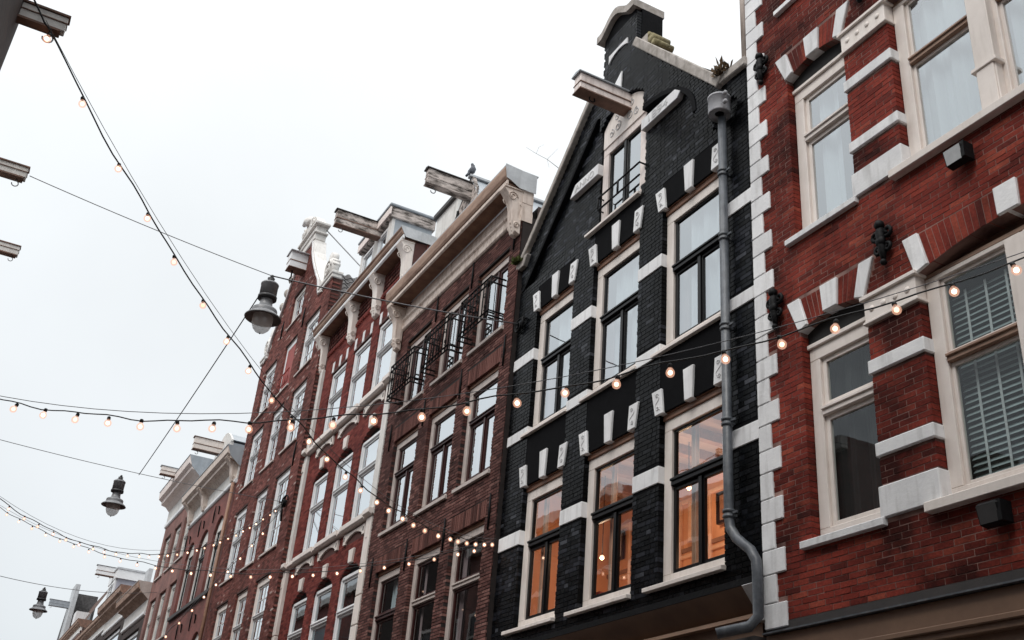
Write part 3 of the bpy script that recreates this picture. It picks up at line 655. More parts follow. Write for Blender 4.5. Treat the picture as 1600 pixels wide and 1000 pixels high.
# ================================================================== black gabled house
BH = thing('black_house', 'black painted gabled house with white stone blocks and a hoist beam', 'house')
def black_house():
    H = BH; yf = 7.0; XL, XR = -14.40, -8.245
    wx = [(-13.72, -12.52), (-11.93, -10.69), (-10.12, -8.87)]
    ops = []
    for a, b in wx:
        ops.append(dict(x0=a, x1=b, z0=4.67, z1=6.82)); ops.append(dict(x0=a, x1=b, z0=7.71, z1=9.90))
    top = dict(x0=-11.92, x1=-10.69, z0=10.55, zc=11.95, R=.80, xc=-11.305); ops.append(top)
    def prof(z):
        if z < 11.05: return [(XL, XR)]
        if z < 13.52:
            a, b = -14.25+(z-11.2)*1.0, -8.86-(z-11.2)*.89
            r = [(max(XL, a), b)]
            if z < 11.16: r = [(max(XL, a), XR)]
            return r
        return [(-11.93, -10.93)]
    def niche(x, z):
        if x > -10.68 and z > 10.66:
            dx, dz = (x+10.68)/1.28, (z-11.15)/.92
            if (z < 11.15 and dx < 1) or (dz >= 0 and dx*dx+dz*dz < 1): return .065
        if x < -11.95 and 10.55 < z < 12.75:
            if x > -14.25+(z-11.2)+.62: return .065
        if (x+8.72)**2+(z-10.66)**2 < .062: return .07
        return 0
    def cuts(z):
        r = []
        if 10.62 < z < 12.07: r.append(-10.68+(1.28 if z < 11.15 else 1.28*math.sqrt(max(0, 1-((z-11.15)/.92)**2))))
        if 10.55 < z < 12.75: r += [-14.25+(z-11.2)+.62, -11.95]
        h = .062-(z-10.66)**2
        if h > 0: r += [-8.72-math.sqrt(h), -8.72+math.sqrt(h)]
        return sorted(r)
    ex = []
    for a, b in wx:
        ex += [(a, b, 6.82, 7.64), (a, b, 9.90, 10.46 if a == wx[1][0] else 10.30)]
    pb = [(XL, -13.72), (-12.52, -11.93), (-10.69, -10.12), (-8.87, XR)]
    for a, b in pb: ex += [(a, b, 5.92, 6.15), (a, b, 9.0, 9.21), (a, b, 7.65, 7.83)]
    ex += [(-10.69, -9.75, 11.66, 11.86), (-12.75, -11.92, 11.58, 11.82)]
    wallpoly_ops = ops
    # backing: rectangles below the slopes, then stepped strips under the coping
    wall(H, XL, XR, 4.46, 10.52, yf+.004, [o for o in ops if o is not top], 'mortar_black')
    b = MB(); z = 10.52
    while z < 14.3:
        z2 = z+.1
        for (a, c) in prof(z+.05):
            segs = [(a, c, 0, 0)]
            if top['z0'] < z+.05 < top['zc']+top['R']:
                h = arc_half(top, z+.05); segs = subtract(segs, max(top['x0'], top['xc']-h), min(top['x1'], top['xc']+h))
            for s, e, _, _ in segs: b.box(s+.01, e-.01, yf+.075, yf+.42, z, z2)
        z = z2
    b.build('gable_wall', 'mortar_black', H)
    brickwork(H, XL, XR, 4.46, 14.34, yf, ops, 'brick_black', ex, bl=.20, ch=.062, jt=.011, profile=prof, yfun=niche, depth=.09, reveal=.12, jit=.0015, tilt=.010, wild=1, cuts=cuts)
    body(H, XL, XR, yf+.3, 15, 10.9, 'far_dark', roof='ridge_y')
    zs_ = [10.53+2.25*i/8 for i in range(9)]
    MB().strip_y([(-14.25+(z-11.2)+.57, z) for z in zs_], [(-14.25+(z-11.2)+.66, z) for z in zs_], yf-.012, yf+.08).build('gable_moulding', 'black_render', H)
    an = [PI*.5*i/12 for i in range(13)]
    MB().strip_y([(-10.68+1.26*math.cos(a), 11.15+.90*math.sin(a)) for a in an], [(-10.68+1.34*math.cos(a), 11.15+.98*math.sin(a)) for a in an], yf-.012, yf+.08).build('gable_moulding', 'black_render', H)
    # pedestal side faces of the gable top
    MB().box(-11.93, -10.922, yf+.095, yf+.50, 13.4, 14.41).build('gable_pedestal', 'black_render', H)
    # spandrel panels with soldier bricks and three stones over each window
    for fl, (zb, zt, zs) in enumerate(((6.82, 7.16, 7.64), (9.90, 10.25, 10.46))):
        for i, (a, b) in enumerate(wx):
            top_z = zs if (fl == 0 or i == 1) else 10.30
            MB().box(a, b, yf+.03, yf+.2, zt+.02, top_z).build('spandrel_panel', 'black_render', H)
            xc = (a+b)/2; js = MB(); n = 20
            for k in range(n):
                p, q = a+(b-a)*k/n+.004, a+(b-a)*(k+1)/n-.004
                y = yf+.012+rng.uniform(-.004, .004); js.prism_y([(p, zb), (q, zb), (q+(q-xc)*.05, zt+.02), (p+(p-xc)*.05, zt+.02)], y, yf+.14)
            js.build('brick_arch', 'brick_black', H, kind='stuff')
            for k, (x0, x1, t0, t1) in enumerate(((a+.0-.07, a+.10, a-.15, a+.06), (xc-.075, xc+.075, xc-.105, xc+.105), (b-.13, b+.04, b-.10, b+.11))):
                tz = zt+.085 if k == 1 else zt
                s = MB().prism_y([(x0, zb-.01), (x1, zb-.01), (t1, tz), (t0, tz)], yf-.03, yf+.14).build('voussoir_stone', 'stone', H, bevel=.008)
                if k != 1:                          # carved double scroll
                    g = MB(); cx = (x0+x1+t0+t1)/4; cz = (zb+zt)/2; pts = []
                    for t in range(25):
                        u = t/24*2-1; aa = u*PI*1.25
                        pts.append((cx+(.018 if k == 2 else -.018)*u+.042*math.sin(aa*1.15), yf-.032, cz+u*.125))
                    g.tube(pts, .005, 4)
                    spiral(g, cx-.01, yf-.032, cz+.085, .035, 1.1, 0, 1, .006, 12); spiral(g, cx+.01, yf-.032, cz-.085, .035, 1.1, PI, 1, .006, 12)
                    g.build('carving', 'carve', s)
            MB().box(a, b, yf+.03, yf+.19, zb-.005, zb+.02).build('lintel', 'wood_lintel', H)
    for a, b in pb:
        MB().box(a, b, yf-.012, yf+.12, 5.925, 6.145).build('stone_band', 'stone', H, bevel=.006)
        MB().box(a, b, yf-.012, yf+.12, 9.005, 9.205).build('stone_band', 'stone', H, bevel=.006)
        MB().box(a, b, yf-.014, yf+.12, 7.655, 7.825).build('stone_band', 'stone', H, bevel=.006)
    for (a, b) in wx:
        sill(H, a-.17, b+.03, yf, 7.655, 7.715, out=.05, m='cream'); sill(H, a-.22, b+.02, yf, 4.61, 4.675, out=.07, m='cream')
    sill(H, -12.16, -10.67, yf, 10.49, 10.55, out=.07, m='cream')
    # windows
    for i, (a, b) in enumerate(wx):
        window(H, a, b+.14, 7.715, 9.82, yf+.08, fw=.15, fm='cream', sm='black_paint', zt=8.86, tr=.10, style='pair', sw=.05, pane='pane', room='grey_room',
               curtain=[(a, a+.33, 7.7, 9.0, 'curtain_mauve'), (a+.3, b, 7.7, 9.8, 'curtain')])
        window(H, a, b+.14, 4.675, 6.74, yf+.08, fw=.15, fm='cream', sm='black_paint', zt=5.86, tr=.10, style='pair', sw=.055, pane='pane_clear', noroom=True)
        MB().box(a, b, yf+.055, yf+.2, 6.74, 6.815).build('lintel_board', 'wood_lintel', H, bevel=.005)
        MB().box(a, b, yf+.055, yf+.2, 9.82, 9.895).build('lintel_board', 'wood_lintel', H, bevel=.005)
    wt = window(H, -11.92, -10.69, 10.55, 12.10, yf+.08, fw=.16, fm='beam_pink', sm='black_paint', style='pair', sw=.045, pane='pane', room='dark_room')
    n = 14; X = [-11.90+1.19*i/n for i in range(n+1)]
    ty = MB().strip_y([(x, 12.09) for x in X], [(x, max(12.12, arc_z(top, x)-.03)) for x in X], yf+.06, yf+.18).build('tympanum', 'cream', H)
    g = MB()
    for sx in (-1, 1):
        for (ox, oz, r) in ((.18, .16, .1), (.36, .12, .08), (.22, .38, .08)): spiral(g, -11.305+sx*ox, yf+.058, 12.15+oz, r, 1.4, PI/2, sx, .009)
    g.build('carving', 'carve', ty)
    rl = MB()
    for z in (10.86, 11.09): rl.tube([(-11.86, yf-.02, z), (-10.70, yf-.02, z)], .016, 6)
    rl.tube([(-11.86, yf+.1, 11.09), (-11.86, yf-.02, 11.09), (-11.86, yf-.02, 10.86), (-11.86, yf+.1, 10.86)], .014, 6); rl.tube([(-11.3, yf-.02, 10.86), (-11.3, yf-.02, 11.09)], .02, 6)
    rl.tube([(-10.71, yf+.1, 11.09), (-10.71, yf-.02, 11.09)], .014, 6)
    rl.build('window_rail', 'iron', H)
    # bands with the year
    rb = MB().prism_y([(-10.69, 11.66), (-9.78, 11.66), (-9.70, 11.74), (-9.84, 11.86), (-10.69, 11.86)], yf-.02, yf+.1).build('date_band', 'stone', H, bevel=.006)
    letters(rb, '1894', -10.55, yf-.022, 11.695, .19, sx=1.45)
    lb = MB().prism_y([(-12.80, 11.60), (-11.92, 11.60), (-11.92, 11.81), (-12.64, 11.81)], yf-.02, yf+.12).build('date_band', 'stone', H, bevel=.006)
    letters(lb, 'ANNO', -12.62, yf-.022, 11.64, .175, sx=1.1)
    # gable coping and top
    def coping(p, q, th, name='coping'):
        (x0, z0), (x1, z1) = p, q; d = Vector((x1-x0, 0, z1-z0)).normalized(); nx, nz = (-d.z, d.x) if d.x > 0 else (d.z, -d.x)
        MB().prism_y([(x0, z0), (x1, z1), (x1+nx*th, z1+nz*th), (x0+nx*th, z0+nz*th)], yf-.09, yf+.45).build(name, 'stone_old', H, bevel=.012)
    coping((-14.36, 11.08), (-11.95, 13.50), .11); coping((-8.80, 11.13), (-10.93, 13.52), .15)
    MB().prism_y([(-8.86, 11.17), (-8.22, 11.12), (-8.22, 11.26), (-8.80, 11.30)], yf-.07, yf+.45).build('coping', 'stone_old', H, bevel=.012)
    MB().prism_y([(-14.52, 11.0), (-14.25, 11.0), (-14.12, 11.2), (-14.3, 11.24), (-14.52, 11.12)], yf-.08, yf+.4).build('kneeler', 'stone_old', H, bevel=.012)
    n = 16; lo = []; up = []
    for i in range(n+1):
        t = i/n; x = -12.06+1.14*t; bump = .24*max(0, math.cos((t-.47)*PI*1.35))**1.5
        lo.append((x, 14.40+bump)); up.append((x, 14.55+bump))
    MB().strip_y(lo, up, yf-.09, yf+.53).build('pediment_cap', 'stone_old', H)
    MB().prism_y([(-11.93, 14.3), (-10.93, 14.3)]+[(p[0], p[1]+.01) for p in lo[::-1] if -11.93 < p[0] < -10.93], yf+.004, yf+.47).build('gable_top', 'black_render', H)
    n = 12; X = [-11.74+.56*i/n for i in range(n+1)]; xm = -11.43
    MB().strip_y([(x, 13.66+.20*math.sqrt(max(0, 1-((x-xm)/.34)**2))-(.0)) for x in X], [(x, 13.92) for x in X], yf-.02, yf+.1).build('arch_stone', 'stone', H)
    MB().prism_y([(-11.55, 12.92), (-11.33, 12.92), (-11.31, 13.30), (-11.50, 13.16)], yf-.025, yf+.1).build('keystone', 'stone', H, bevel=.006)
    ss = MB().box(-10.90, -10.72, yf+.06, yf+.38, 13.42, 13.70).build('scroll_stone', 'stone_old', H, bevel=.015)
    v = MB(); v.tube([(-10.64, yf+.08, 13.52), (-10.64, yf+.40, 13.52)], .10, 12); v.tube([(-10.54, yf+.06, 13.36), (-10.54, yf+.42, 13.36)], .07, 12); v.tube([(-10.72, yf+.08, 13.66), (-10.72, yf+.38, 13.66)], .06, 10)
    v.build('volute', 'moss_stone', ss)
    # hoist beam
    hoist_beam(H, -11.22, 6.12, 7.1, 12.42, 12.72, .20, hook=False)
    r = MB(); pts = [(-11.22, 6.40+.05*math.cos(a), 12.37+.05*math.sin(a)) for a in [i*2*PI/14 for i in range(15)]]; r.tube(pts, .012, 5); r.build('ring', 'iron', H)
    # drainpipe with hopper head
    x = -8.66; y = yf-.10
    dp = MB().tube([(x, y, 10.5), (x, y, 5.12), (x+.02, y, 5.0), (x+.12, y, 4.87), (x+.34, y, 4.70), (x+.42, y, 4.58), (x+.43, y, 4.45), (x+.43, y, 4.02), (x+.36, y-.06, 3.92), (x+.15, y-.30, 3.84)], .055, 12).build('drainpipe', 'lead_pipe', H)
    MB().lathe([(.06, .03), (.135, .03), (.143, .0), (.147, .03), (.147, .25), (.155, .255), (.155, .28), (.001, .28)], (x, y-.04, 10.52), 20).tube([(x+.17, y-.1, 10.74), (x+.22, y-.1, 10.74)], .03, 6).tube([(x+.17, y-.1, 10.60), (x+.22, y-.1, 10.60)], .03, 6).build('hopper', 'hopper', dp)
    for z in (9.62, 8.66, 7.42, 6.22, 5.16):
        MB().lathe([(.055, -.05), (.069, -.045), (.069, -.015), (.059, -.012), (.059, .012), (.069, .015), (.069, .045), (.055, .05)], (x, y, z), 12).box(x-.015, x+.015, y, yf+.05, z-.012, z+.012).box(x+.06, x+.14, y-.01, y+.01, z-.012, z+.012).build('pipe_collar', 'lead_pipe', dp)
    # black base course and the shop cornice below it
    MB().box(XL, XR, yf-.02, yf+.1, 4.40, 4.47).build('base_course', 'iron', H)
    MB().prism_x([(yf-.03, 4.39), (yf+.22, 4.16), (yf+.22, 3.6), (yf+.5, 3.6), (yf+.5, 4.39)], XL, -8.55).build('shop_cove', 'shop_tan_lit', H)
    MB().box(XL, -8.50, yf+.13, yf+.25, 4.10, 4.14).build('shop_moulding', 'shop_cream', H)
    MB().prism_x([(yf-.05, 4.39), (yf+.24, 4.39), (yf+.24, 4.05), (yf+.14, 4.05), (yf+.10, 4.2)], -8.55, -8.25).build('shop_bracket', 'stone', H, bevel=.006)
    MB().box(XL, -8.25, yf-.14, yf+.2, 3.78, 3.83).build('shop_ledge', 'ledge', H)
    shopfront(H, XL, XR, yf+.1, 3.78, 'shop_cream', 'black_paint')
    # lit room behind the first floor windows
    X0, X1, Y0, Y1, Z0, Z1 = -14.2, -8.4, yf+.205, yf+1.9, 4.5, 7.0
    r = MB(); r.quad((X0, Y1, Z0), (X1, Y1, Z0), (X1, Y1, Z1), (X0, Y1, Z1)); r.quad((X0, Y0, Z0), (X0, Y1, Z0), (X0, Y1, Z1), (X0, Y0, Z1)); r.quad((X1, Y1, Z0), (X1, Y0, Z0), (X1, Y0, Z1), (X1, Y1, Z1))
    r.quad((X0, Y0, Z0), (X1, Y0, Z0), (X1, Y1, Z0), (X0, Y1, Z0))
    room = r.build('lit_room', 'orange', H)
    MB().quad((X0, Y1, Z1), (X1, Y1, Z1), (X1, Y0, Z1), (X0, Y0, Z1)).build('ceiling', 'orange_ceiling', room)
    for x in [X0+.5+.62*i for i in range(9)]: MB().box(x, x+.11, Y0, Y1, Z1-.14, Z1-.002).build('ceiling_beam', 'wood_lintel', room)
    for (a, b) in ((-12.55, -11.9), (-10.7, -10.1)): MB().box(a, b, Y0, Y0+.03, Z0, Z1).build('room_pier', 'orange', room)
    for x in (-13.95, -12.75, -11.55, -10.35):      # tall panelled doors and cupboards on the back wall
        for (xa, wd, zt) in ((x, .42, 6.62), (x+.5, .42, 6.62)):
            f = MB().box(xa, xa+.05, Y1-.07, Y1-.002, 4.6, zt).box(xa+wd-.05, xa+wd, Y1-.07, Y1-.002, 4.6, zt).box(xa+.05, xa+wd-.05, Y1-.07, Y1-.002, zt-.06, zt).box(xa+.05, xa+wd-.05, Y1-.065, Y1-.002, 5.74, 5.80).box(xa+.05, xa+wd-.05, Y1-.07, Y1-.002, 4.6, 4.66)
            f.build('cupboard_frame', 'orange_trim', room, bevel=.008)
            MB().quad((xa+.05, Y1-.03, 4.66), (xa+wd-.05, Y1-.03, 4.66), (xa+wd-.05, Y1-.03, zt-.06), (xa+.05, Y1-.03, zt-.06)).build('cupboard_pane', 'curtain' if x > -11 else 'orange', room)
    for (a, b) in ((-13.48, -13.34), (-9.80, -9.66), (-11.60, -11.48), (-10.92, -10.80)):
        n = 9; q = MB()
        for i in range(n):
            t0, t1 = i/n, (i+1)/n; q.quad((a+(b-a)*t0, Y0+.05+.03*math.sin(i*1.7), Z0), (a+(b-a)*t1, Y0+.05+.03*math.sin(i*1.7+1.7), Z0), (a+(b-a)*t1, Y0+.05+.03*math.sin(i*1.7+1.7), 6.9), (a+(b-a)*t0, Y0+.05+.03*math.sin(i*1.7), 6.9))
        q.build('curtain', 'orange_trim', room)
    for (x, y, z) in ((-12.9, 7.95, 5.75), (-11.0, 8.1, 6.35), (-9.5, 7.8, 5.25)):
        b = MB(); b.ball((x, y, z), .035, 12, 8); lb_ = b.build('room_lamp', 'room_glow', room)
        MB().tube([(x, y, z+.04), (x, y, Z1)], .008, 4).build('lamp_cord', 'cable', room)
        ld = bpy.data.lights.new('room_light', 'POINT'); ld.energy = 23; ld.color = (1, .67, .43); ld.shadow_soft_size = .08
        lo_ = bpy.data.objects.new('room_light', ld); COL.objects.link(lo_); lo_.location = (x, y-.02, z-.10); lo_.parent = room
    for k, x in enumerate((-14.0, -13.35, -12.7, -11.95, -11.3, -10.6, -9.95)):     # framed pictures high on the back wall
        wd, z0, z1 = (.42, 5.95, 6.55) if k % 2 else (.34, 6.05, 6.5)
        pf = MB().box(x, x+.04, Y1-.12, Y1-.075, z0, z1).box(x+wd-.04, x+wd, Y1-.12, Y1-.075, z0, z1).box(x+.04, x+wd-.04, Y1-.12, Y1-.075, z0, z0+.04).box(x+.04, x+wd-.04, Y1-.12, Y1-.075, z1-.04, z1).build('picture_frame', ['black_paint', 'orange_trim'][k % 2], room)
        MB().quad((x+.04, Y1-.09, z0+.04), (x+wd-.04, Y1-.09, z0+.04), (x+wd-.04, Y1-.09, z1-.04), (x+.04, Y1-.09, z1-.04)).build('picture', ['curtain', 'wood_lintel', 'orange_trim'][k % 3], room)
    MB().prism_x([(Y1-.16, 6.98), (Y1-.14, 6.9), (Y1-.03, 6.84), (Y1-.002, 6.84), (Y1-.002, 6.98)], X0, X1).build('room_cornice', 'orange_trim', room)
    MB().box(X0, X1, Y1-.05, Y1-.002, 5.84, 5.90).build('picture_rail', 'wood_lintel', room)
    for k in range(7):                              # books and boxes on the sill
        x = -13.1+.62*k+rng.uniform(-.1, .1); MB().box(x, x+rng.uniform(.06, .2), Y0+.06, Y0+.2, 4.68, 4.74+rng.uniform(.02, .22)).build('ornament', ['frame_grey', 'teal', 'red_paint'][k % 3], room)
    # iron eye for the street wires
    b = MB(); x = -14.22; z = 9.83
    for k in range(3): spiral(b, x-.04, yf-.05-.01*k, z-.02, .17-.03*k, 1.2, k*2, 1, .014, 18)
    b.tube([(x+.1, yf+.05, z+.1), (x+.1, yf-.06, z+.1), (x+.1, yf-.06, z-.12)], .016, 5); b.tube([(x-.1, yf-.05, z), (x+.2, yf-.05, z+.05)], .016, 5)
    b.build('wall_hook', 'iron', H)
black_house()
# ================================================================== purple brown house with railed windows
def cornice_x(house, x0, x1, prof, m, name='cornice'): return MB().prism_x(prof, x0, x1).build(name, m, house, bevel=.006)
H5 = thing('brown_house', 'purple brown brick house with iron railings at its top windows and a cream cornice', 'house')
def brown_house():
    H = H5; yf = 6.92; k = yf/7
    X = lambda s: s*k
    Z = lambda z: 1.6+(z-1.6)*k
    XL, XR = -20.30, -14.44
    wx = [(X(-19.89), X(-18.57)), (X(-18.06), X(-16.74)), (X(-16.33), X(-15.02))]
    fl = [(Z(4.1), Z(6.65)), (Z(7.46), Z(9.45)), (Z(10.15), Z(11.80))]
    ops = [dict(x0=a, x1=b, z0=c, z1=d) for c, d in fl for a, b in wx]
    ex = [(a-.04, b+.04, d, d+.30) for c, d in fl[:2] for a, b in wx]
    wall(H, XL, XR, 3.6, Z(12.3), yf+.007, ops, 'mortar_brown')
    brickwork(H, XL, XR, 3.6, Z(12.28), yf, ops, 'brick_brown', ex, bl=.195, ch=.056, jt=.014, tilt=.012, jit=.004)
    body(H, XL, XR, yf+.3, 16, Z(12.6), 'far_dark')
    for i, (c, d) in enumerate(fl):
        for j, (a, b) in enumerate(wx):
            if i < 2:
                n = 19; js = MB()
                for q in range(n):
                    p0, p1 = a-.04+(b-a+.08)*q/n+.008, a-.04+(b-a+.08)*(q+1)/n-.008
                    js.box(p0, p1, yf+rng.uniform(-.004, .002), yf+.16, d+.002, d+.296)
                js.build('brick_arch', 'brick_arch', H, kind='stuff')
            MB().box(a, b, yf+.06, yf+.2, d-.06, d).build('lintel_board', 'wood_lintel', H)
            if i == 0:
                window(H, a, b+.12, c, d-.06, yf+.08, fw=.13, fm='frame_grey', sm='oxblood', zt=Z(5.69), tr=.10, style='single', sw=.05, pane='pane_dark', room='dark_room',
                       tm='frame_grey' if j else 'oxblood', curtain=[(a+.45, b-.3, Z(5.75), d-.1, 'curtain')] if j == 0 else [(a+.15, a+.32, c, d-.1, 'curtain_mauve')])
            elif i == 1:
                window(H, a, b+.12, c, d-.06, yf+.08, fw=.13, fm='frame_grey', sm='oxblood', zt=Z(8.64), tr=.08, style='pair', sw=.065, pane='pane_sky', room='dark_room',
                       curtain=[(a+.15, a+.34, c, Z(8.6), 'curtain_mauve')])
            else:
                window(H, a, b+.12, c, d-.06, yf+.08, fw=.13, fm='frame_grey', sm='oxblood', style='pair', sw=.075, pane='pane', room='dark_room', curtain=[(a+.6, b-.1, c, d-.1, 'curtain')])
            if i: sill(H, a-.06, b+.05, yf, c-.075, c+.005, out=.05, m='frame_grey')
    # railed balconettes
    for a, b in wx:
        y0, y1 = yf-.30, yf; z0, z1 = Z(10.30), Z(11.10); m = MB()
        for z in (z0, z0+.10, z1-.12, z1):
            m.tube([(a+.02, y1, z), (a+.02, y0, z), (b-.02, y0, z), (b-.02, y1, z)], .018, 5)
        rail = m.build('railing', 'iron', H)
        q = MB(); n = 9
        for i in range(n+1):
            x = a+.02+(b-a-.04)*i/n; q.tube([(x, y0, z0), (x, y0, z1)], .012, 4)
        for i in range(3):
            for sx in (a+.02, b-.02): q.tube([(sx, y0+.1*i, z0), (sx, y0+.1*i, z1)], .008, 4)
        q.build('bars', 'iron', rail)
        sc = MB()
        for i in range(4):
            x = a+.2+(b-a-.4)*i/3
            for dz, dr in ((.22, 1), (.46, -1)): spiral(sc, x+.03*dr, y0-.005, z0+dz, .075, 1.3, i*1.3, dr, .007, 12)
        sc.build('scrollwork', 'iron', rail)
    # iron anchors, slim bars on the piers
    for x in (X(-16.60), X(-18.32), X(-14.83), X(-20.12)):
        for z in (9.6, 6.7, 11.95):
            if z > 11 and x < X(-20): continue
            zz = Z(z); m = MB().tube([(x, yf-.02, zz-.30), (x+.012, yf-.025, zz), (x, yf-.02, zz+.30)], [.016, .022, .012], 6)
            m.tube([(x, yf-.02, zz), (x, yf+.05, zz)], .02, 5); m.build('wall_anchor', 'iron', H)
    # architrave, frieze and cornice
    xa, xb = XL-.02, XR+.0
    y = yf
    cornice_x(H, xa, xb, [(y-.02, Z(12.25)), (y-.05, Z(12.28)), (y-.05, Z(12.36)), (y-.03, Z(12.38)), (y-.03, Z(12.46)), (y-.07, Z(12.50)), (y-.07, Z(12.56)), (y+.2, Z(12.56)), (y+.2, Z(12.25))], 'cream_old', 'architrave')
    cornice_x(H, xa, xb, [(y-.02, Z(12.565)), (y-.02, 12.72), (y+.2, 12.72), (y+.2, Z(12.565))], 'cream_old', 'frieze')
    cornice_x(H, xa+.01, xb-.01, [(y-.04, 12.722), (y-.34, 12.722), (y-.34, 12.76), (y-.04, 12.76)], 'soffit', 'soffit')
    cornice_x(H, xa-.03, xb+.02, [(y-.345, 12.69), (y-.385, 12.72), (y-.385, 12.80), (y-.345, 12.80)], 'cream_old', 'fascia')
    cornice_x(H, xa-.03, xb+.02, [(y-.34, 12.805), (y-.40, 12.805), (y-.43, 12.86), (y-.45, 13.02), (y-.44, 13.08), (y-.02, 13.08), (y-.02, 12.805)], 'gutter', 'gutter')
    MB().prism_x([(y-.44, 13.08), (y-.44, 13.13), (y+.22, 13.08), (y+.22, 12.70), (y-.12, 12.70), (y-.30, 12.80), (y-.40, 12.84)], xb+.022, xb+.034).build('lead_flashing', 'zinc_pale', H)
    MB().box(xa-.03, xb+.03, y-.44, y+.25, 13.082, 13.105).build('gutter_lining', 'zinc_pale', H)
    bracket(H, XR-.12, .22, y-.02, 11.75, 12.70, .33); bracket(H, XL+.14, .22, y-.02, 11.65, 12.70, .33)
    MB().box(XR-.32, XR+.01, y-.03, y+.2, 12.05, 12.25).box(XR-.28, XR-.22, y-.05, y-.03, 11.9, 12.25).build('cornice_return', 'cream_old', H)
    # hoist dormer in weathered timber with its beam
    x = -17.25
    MB().prism_y([(x-.75, 13.17), (x+.42, 13.17), (x+.42, 14.0), (x+.02, 14.72), (x-.12, 14.72), (x-.75, 13.9)], 7.0, 7.08).build('dormer_front', 'wood_old', H)
    MB().add([(x-.06, 6.98, 14.74), (x+.46, 6.98, 14.0), (x+.46, 9.2, 14.0), (x-.06, 9.2, 14.74)], [(0, 1, 2, 3)]).add([(x-.06, 6.98, 14.74), (x-.78, 6.98, 13.9), (x-.78, 9.2, 13.9), (x-.06, 9.2, 14.74)], [(3, 2, 1, 0)]).build('dormer_roof', 'zinc', H)
    MB().box(x-.12, x+.02, 6.94, 9.2, 14.73, 14.78).build('ridge_cap', 'zinc_pale', H)
    MB().box(x+.36, x+.42, 7.08, 9.2, 13.17, 14.0).box(x-.75, x-.69, 7.08, 9.2, 13.17, 13.9).build('dormer_cheek', 'wood_old', H)
    for i in range(6):
        xx = x-.70+.19*i; MB().box(xx, xx+.165, 6.985, 7.0, 13.2, min(14.62, 13.93+.7*(1-abs(xx+.08-(x-.05))/.7))).build('board', 'wood_old', H)
    hoist_beam(H, x, 5.97, 7.02, 14.15, 14.50, .16, m=('wood_old', 'wood_old', 'ledge'))
    MB().tube([(x-.60, 6.96, 13.3), (x-.50, 6.96, 14.1)], .03, 6).build('strut', 'iron', H)
    MB().prism_y([(-20.45, 13.1), (-19.2, 13.1), (-19.2, 15.55), (-20.45, 15.55)], 7.5, 8.6).build('parapet', 'whitegrey', H)
    MB().box(-20.5, -19.15, 7.42, 8.7, 15.553, 15.66).build('parapet_cap', 'ledge', H)
    # red tiles beyond the cornice return
    for i in range(4):
        for j in range(3):
            xx = -14.62-.24*j; m = MB(); y0, z0 = 7.5+.30*i, 12.55+.22*i
            pts0 = []; n = 5
            for q in range(n+1):
                t = q/n; pts0.append((xx-.24+.25*t, z0+.05*math.sin(t*PI*1.3)))
            vs = [(p, y0, z) for p, z in pts0]+[(p, y0+.34, z+.26) for p, z in pts0]
            m.add(vs, [(q, q+1, n+2+q, n+1+q) for q in range(n)]); m.build('roof_tile', 'tile_red' if i else 'tile', H)
brown_house()
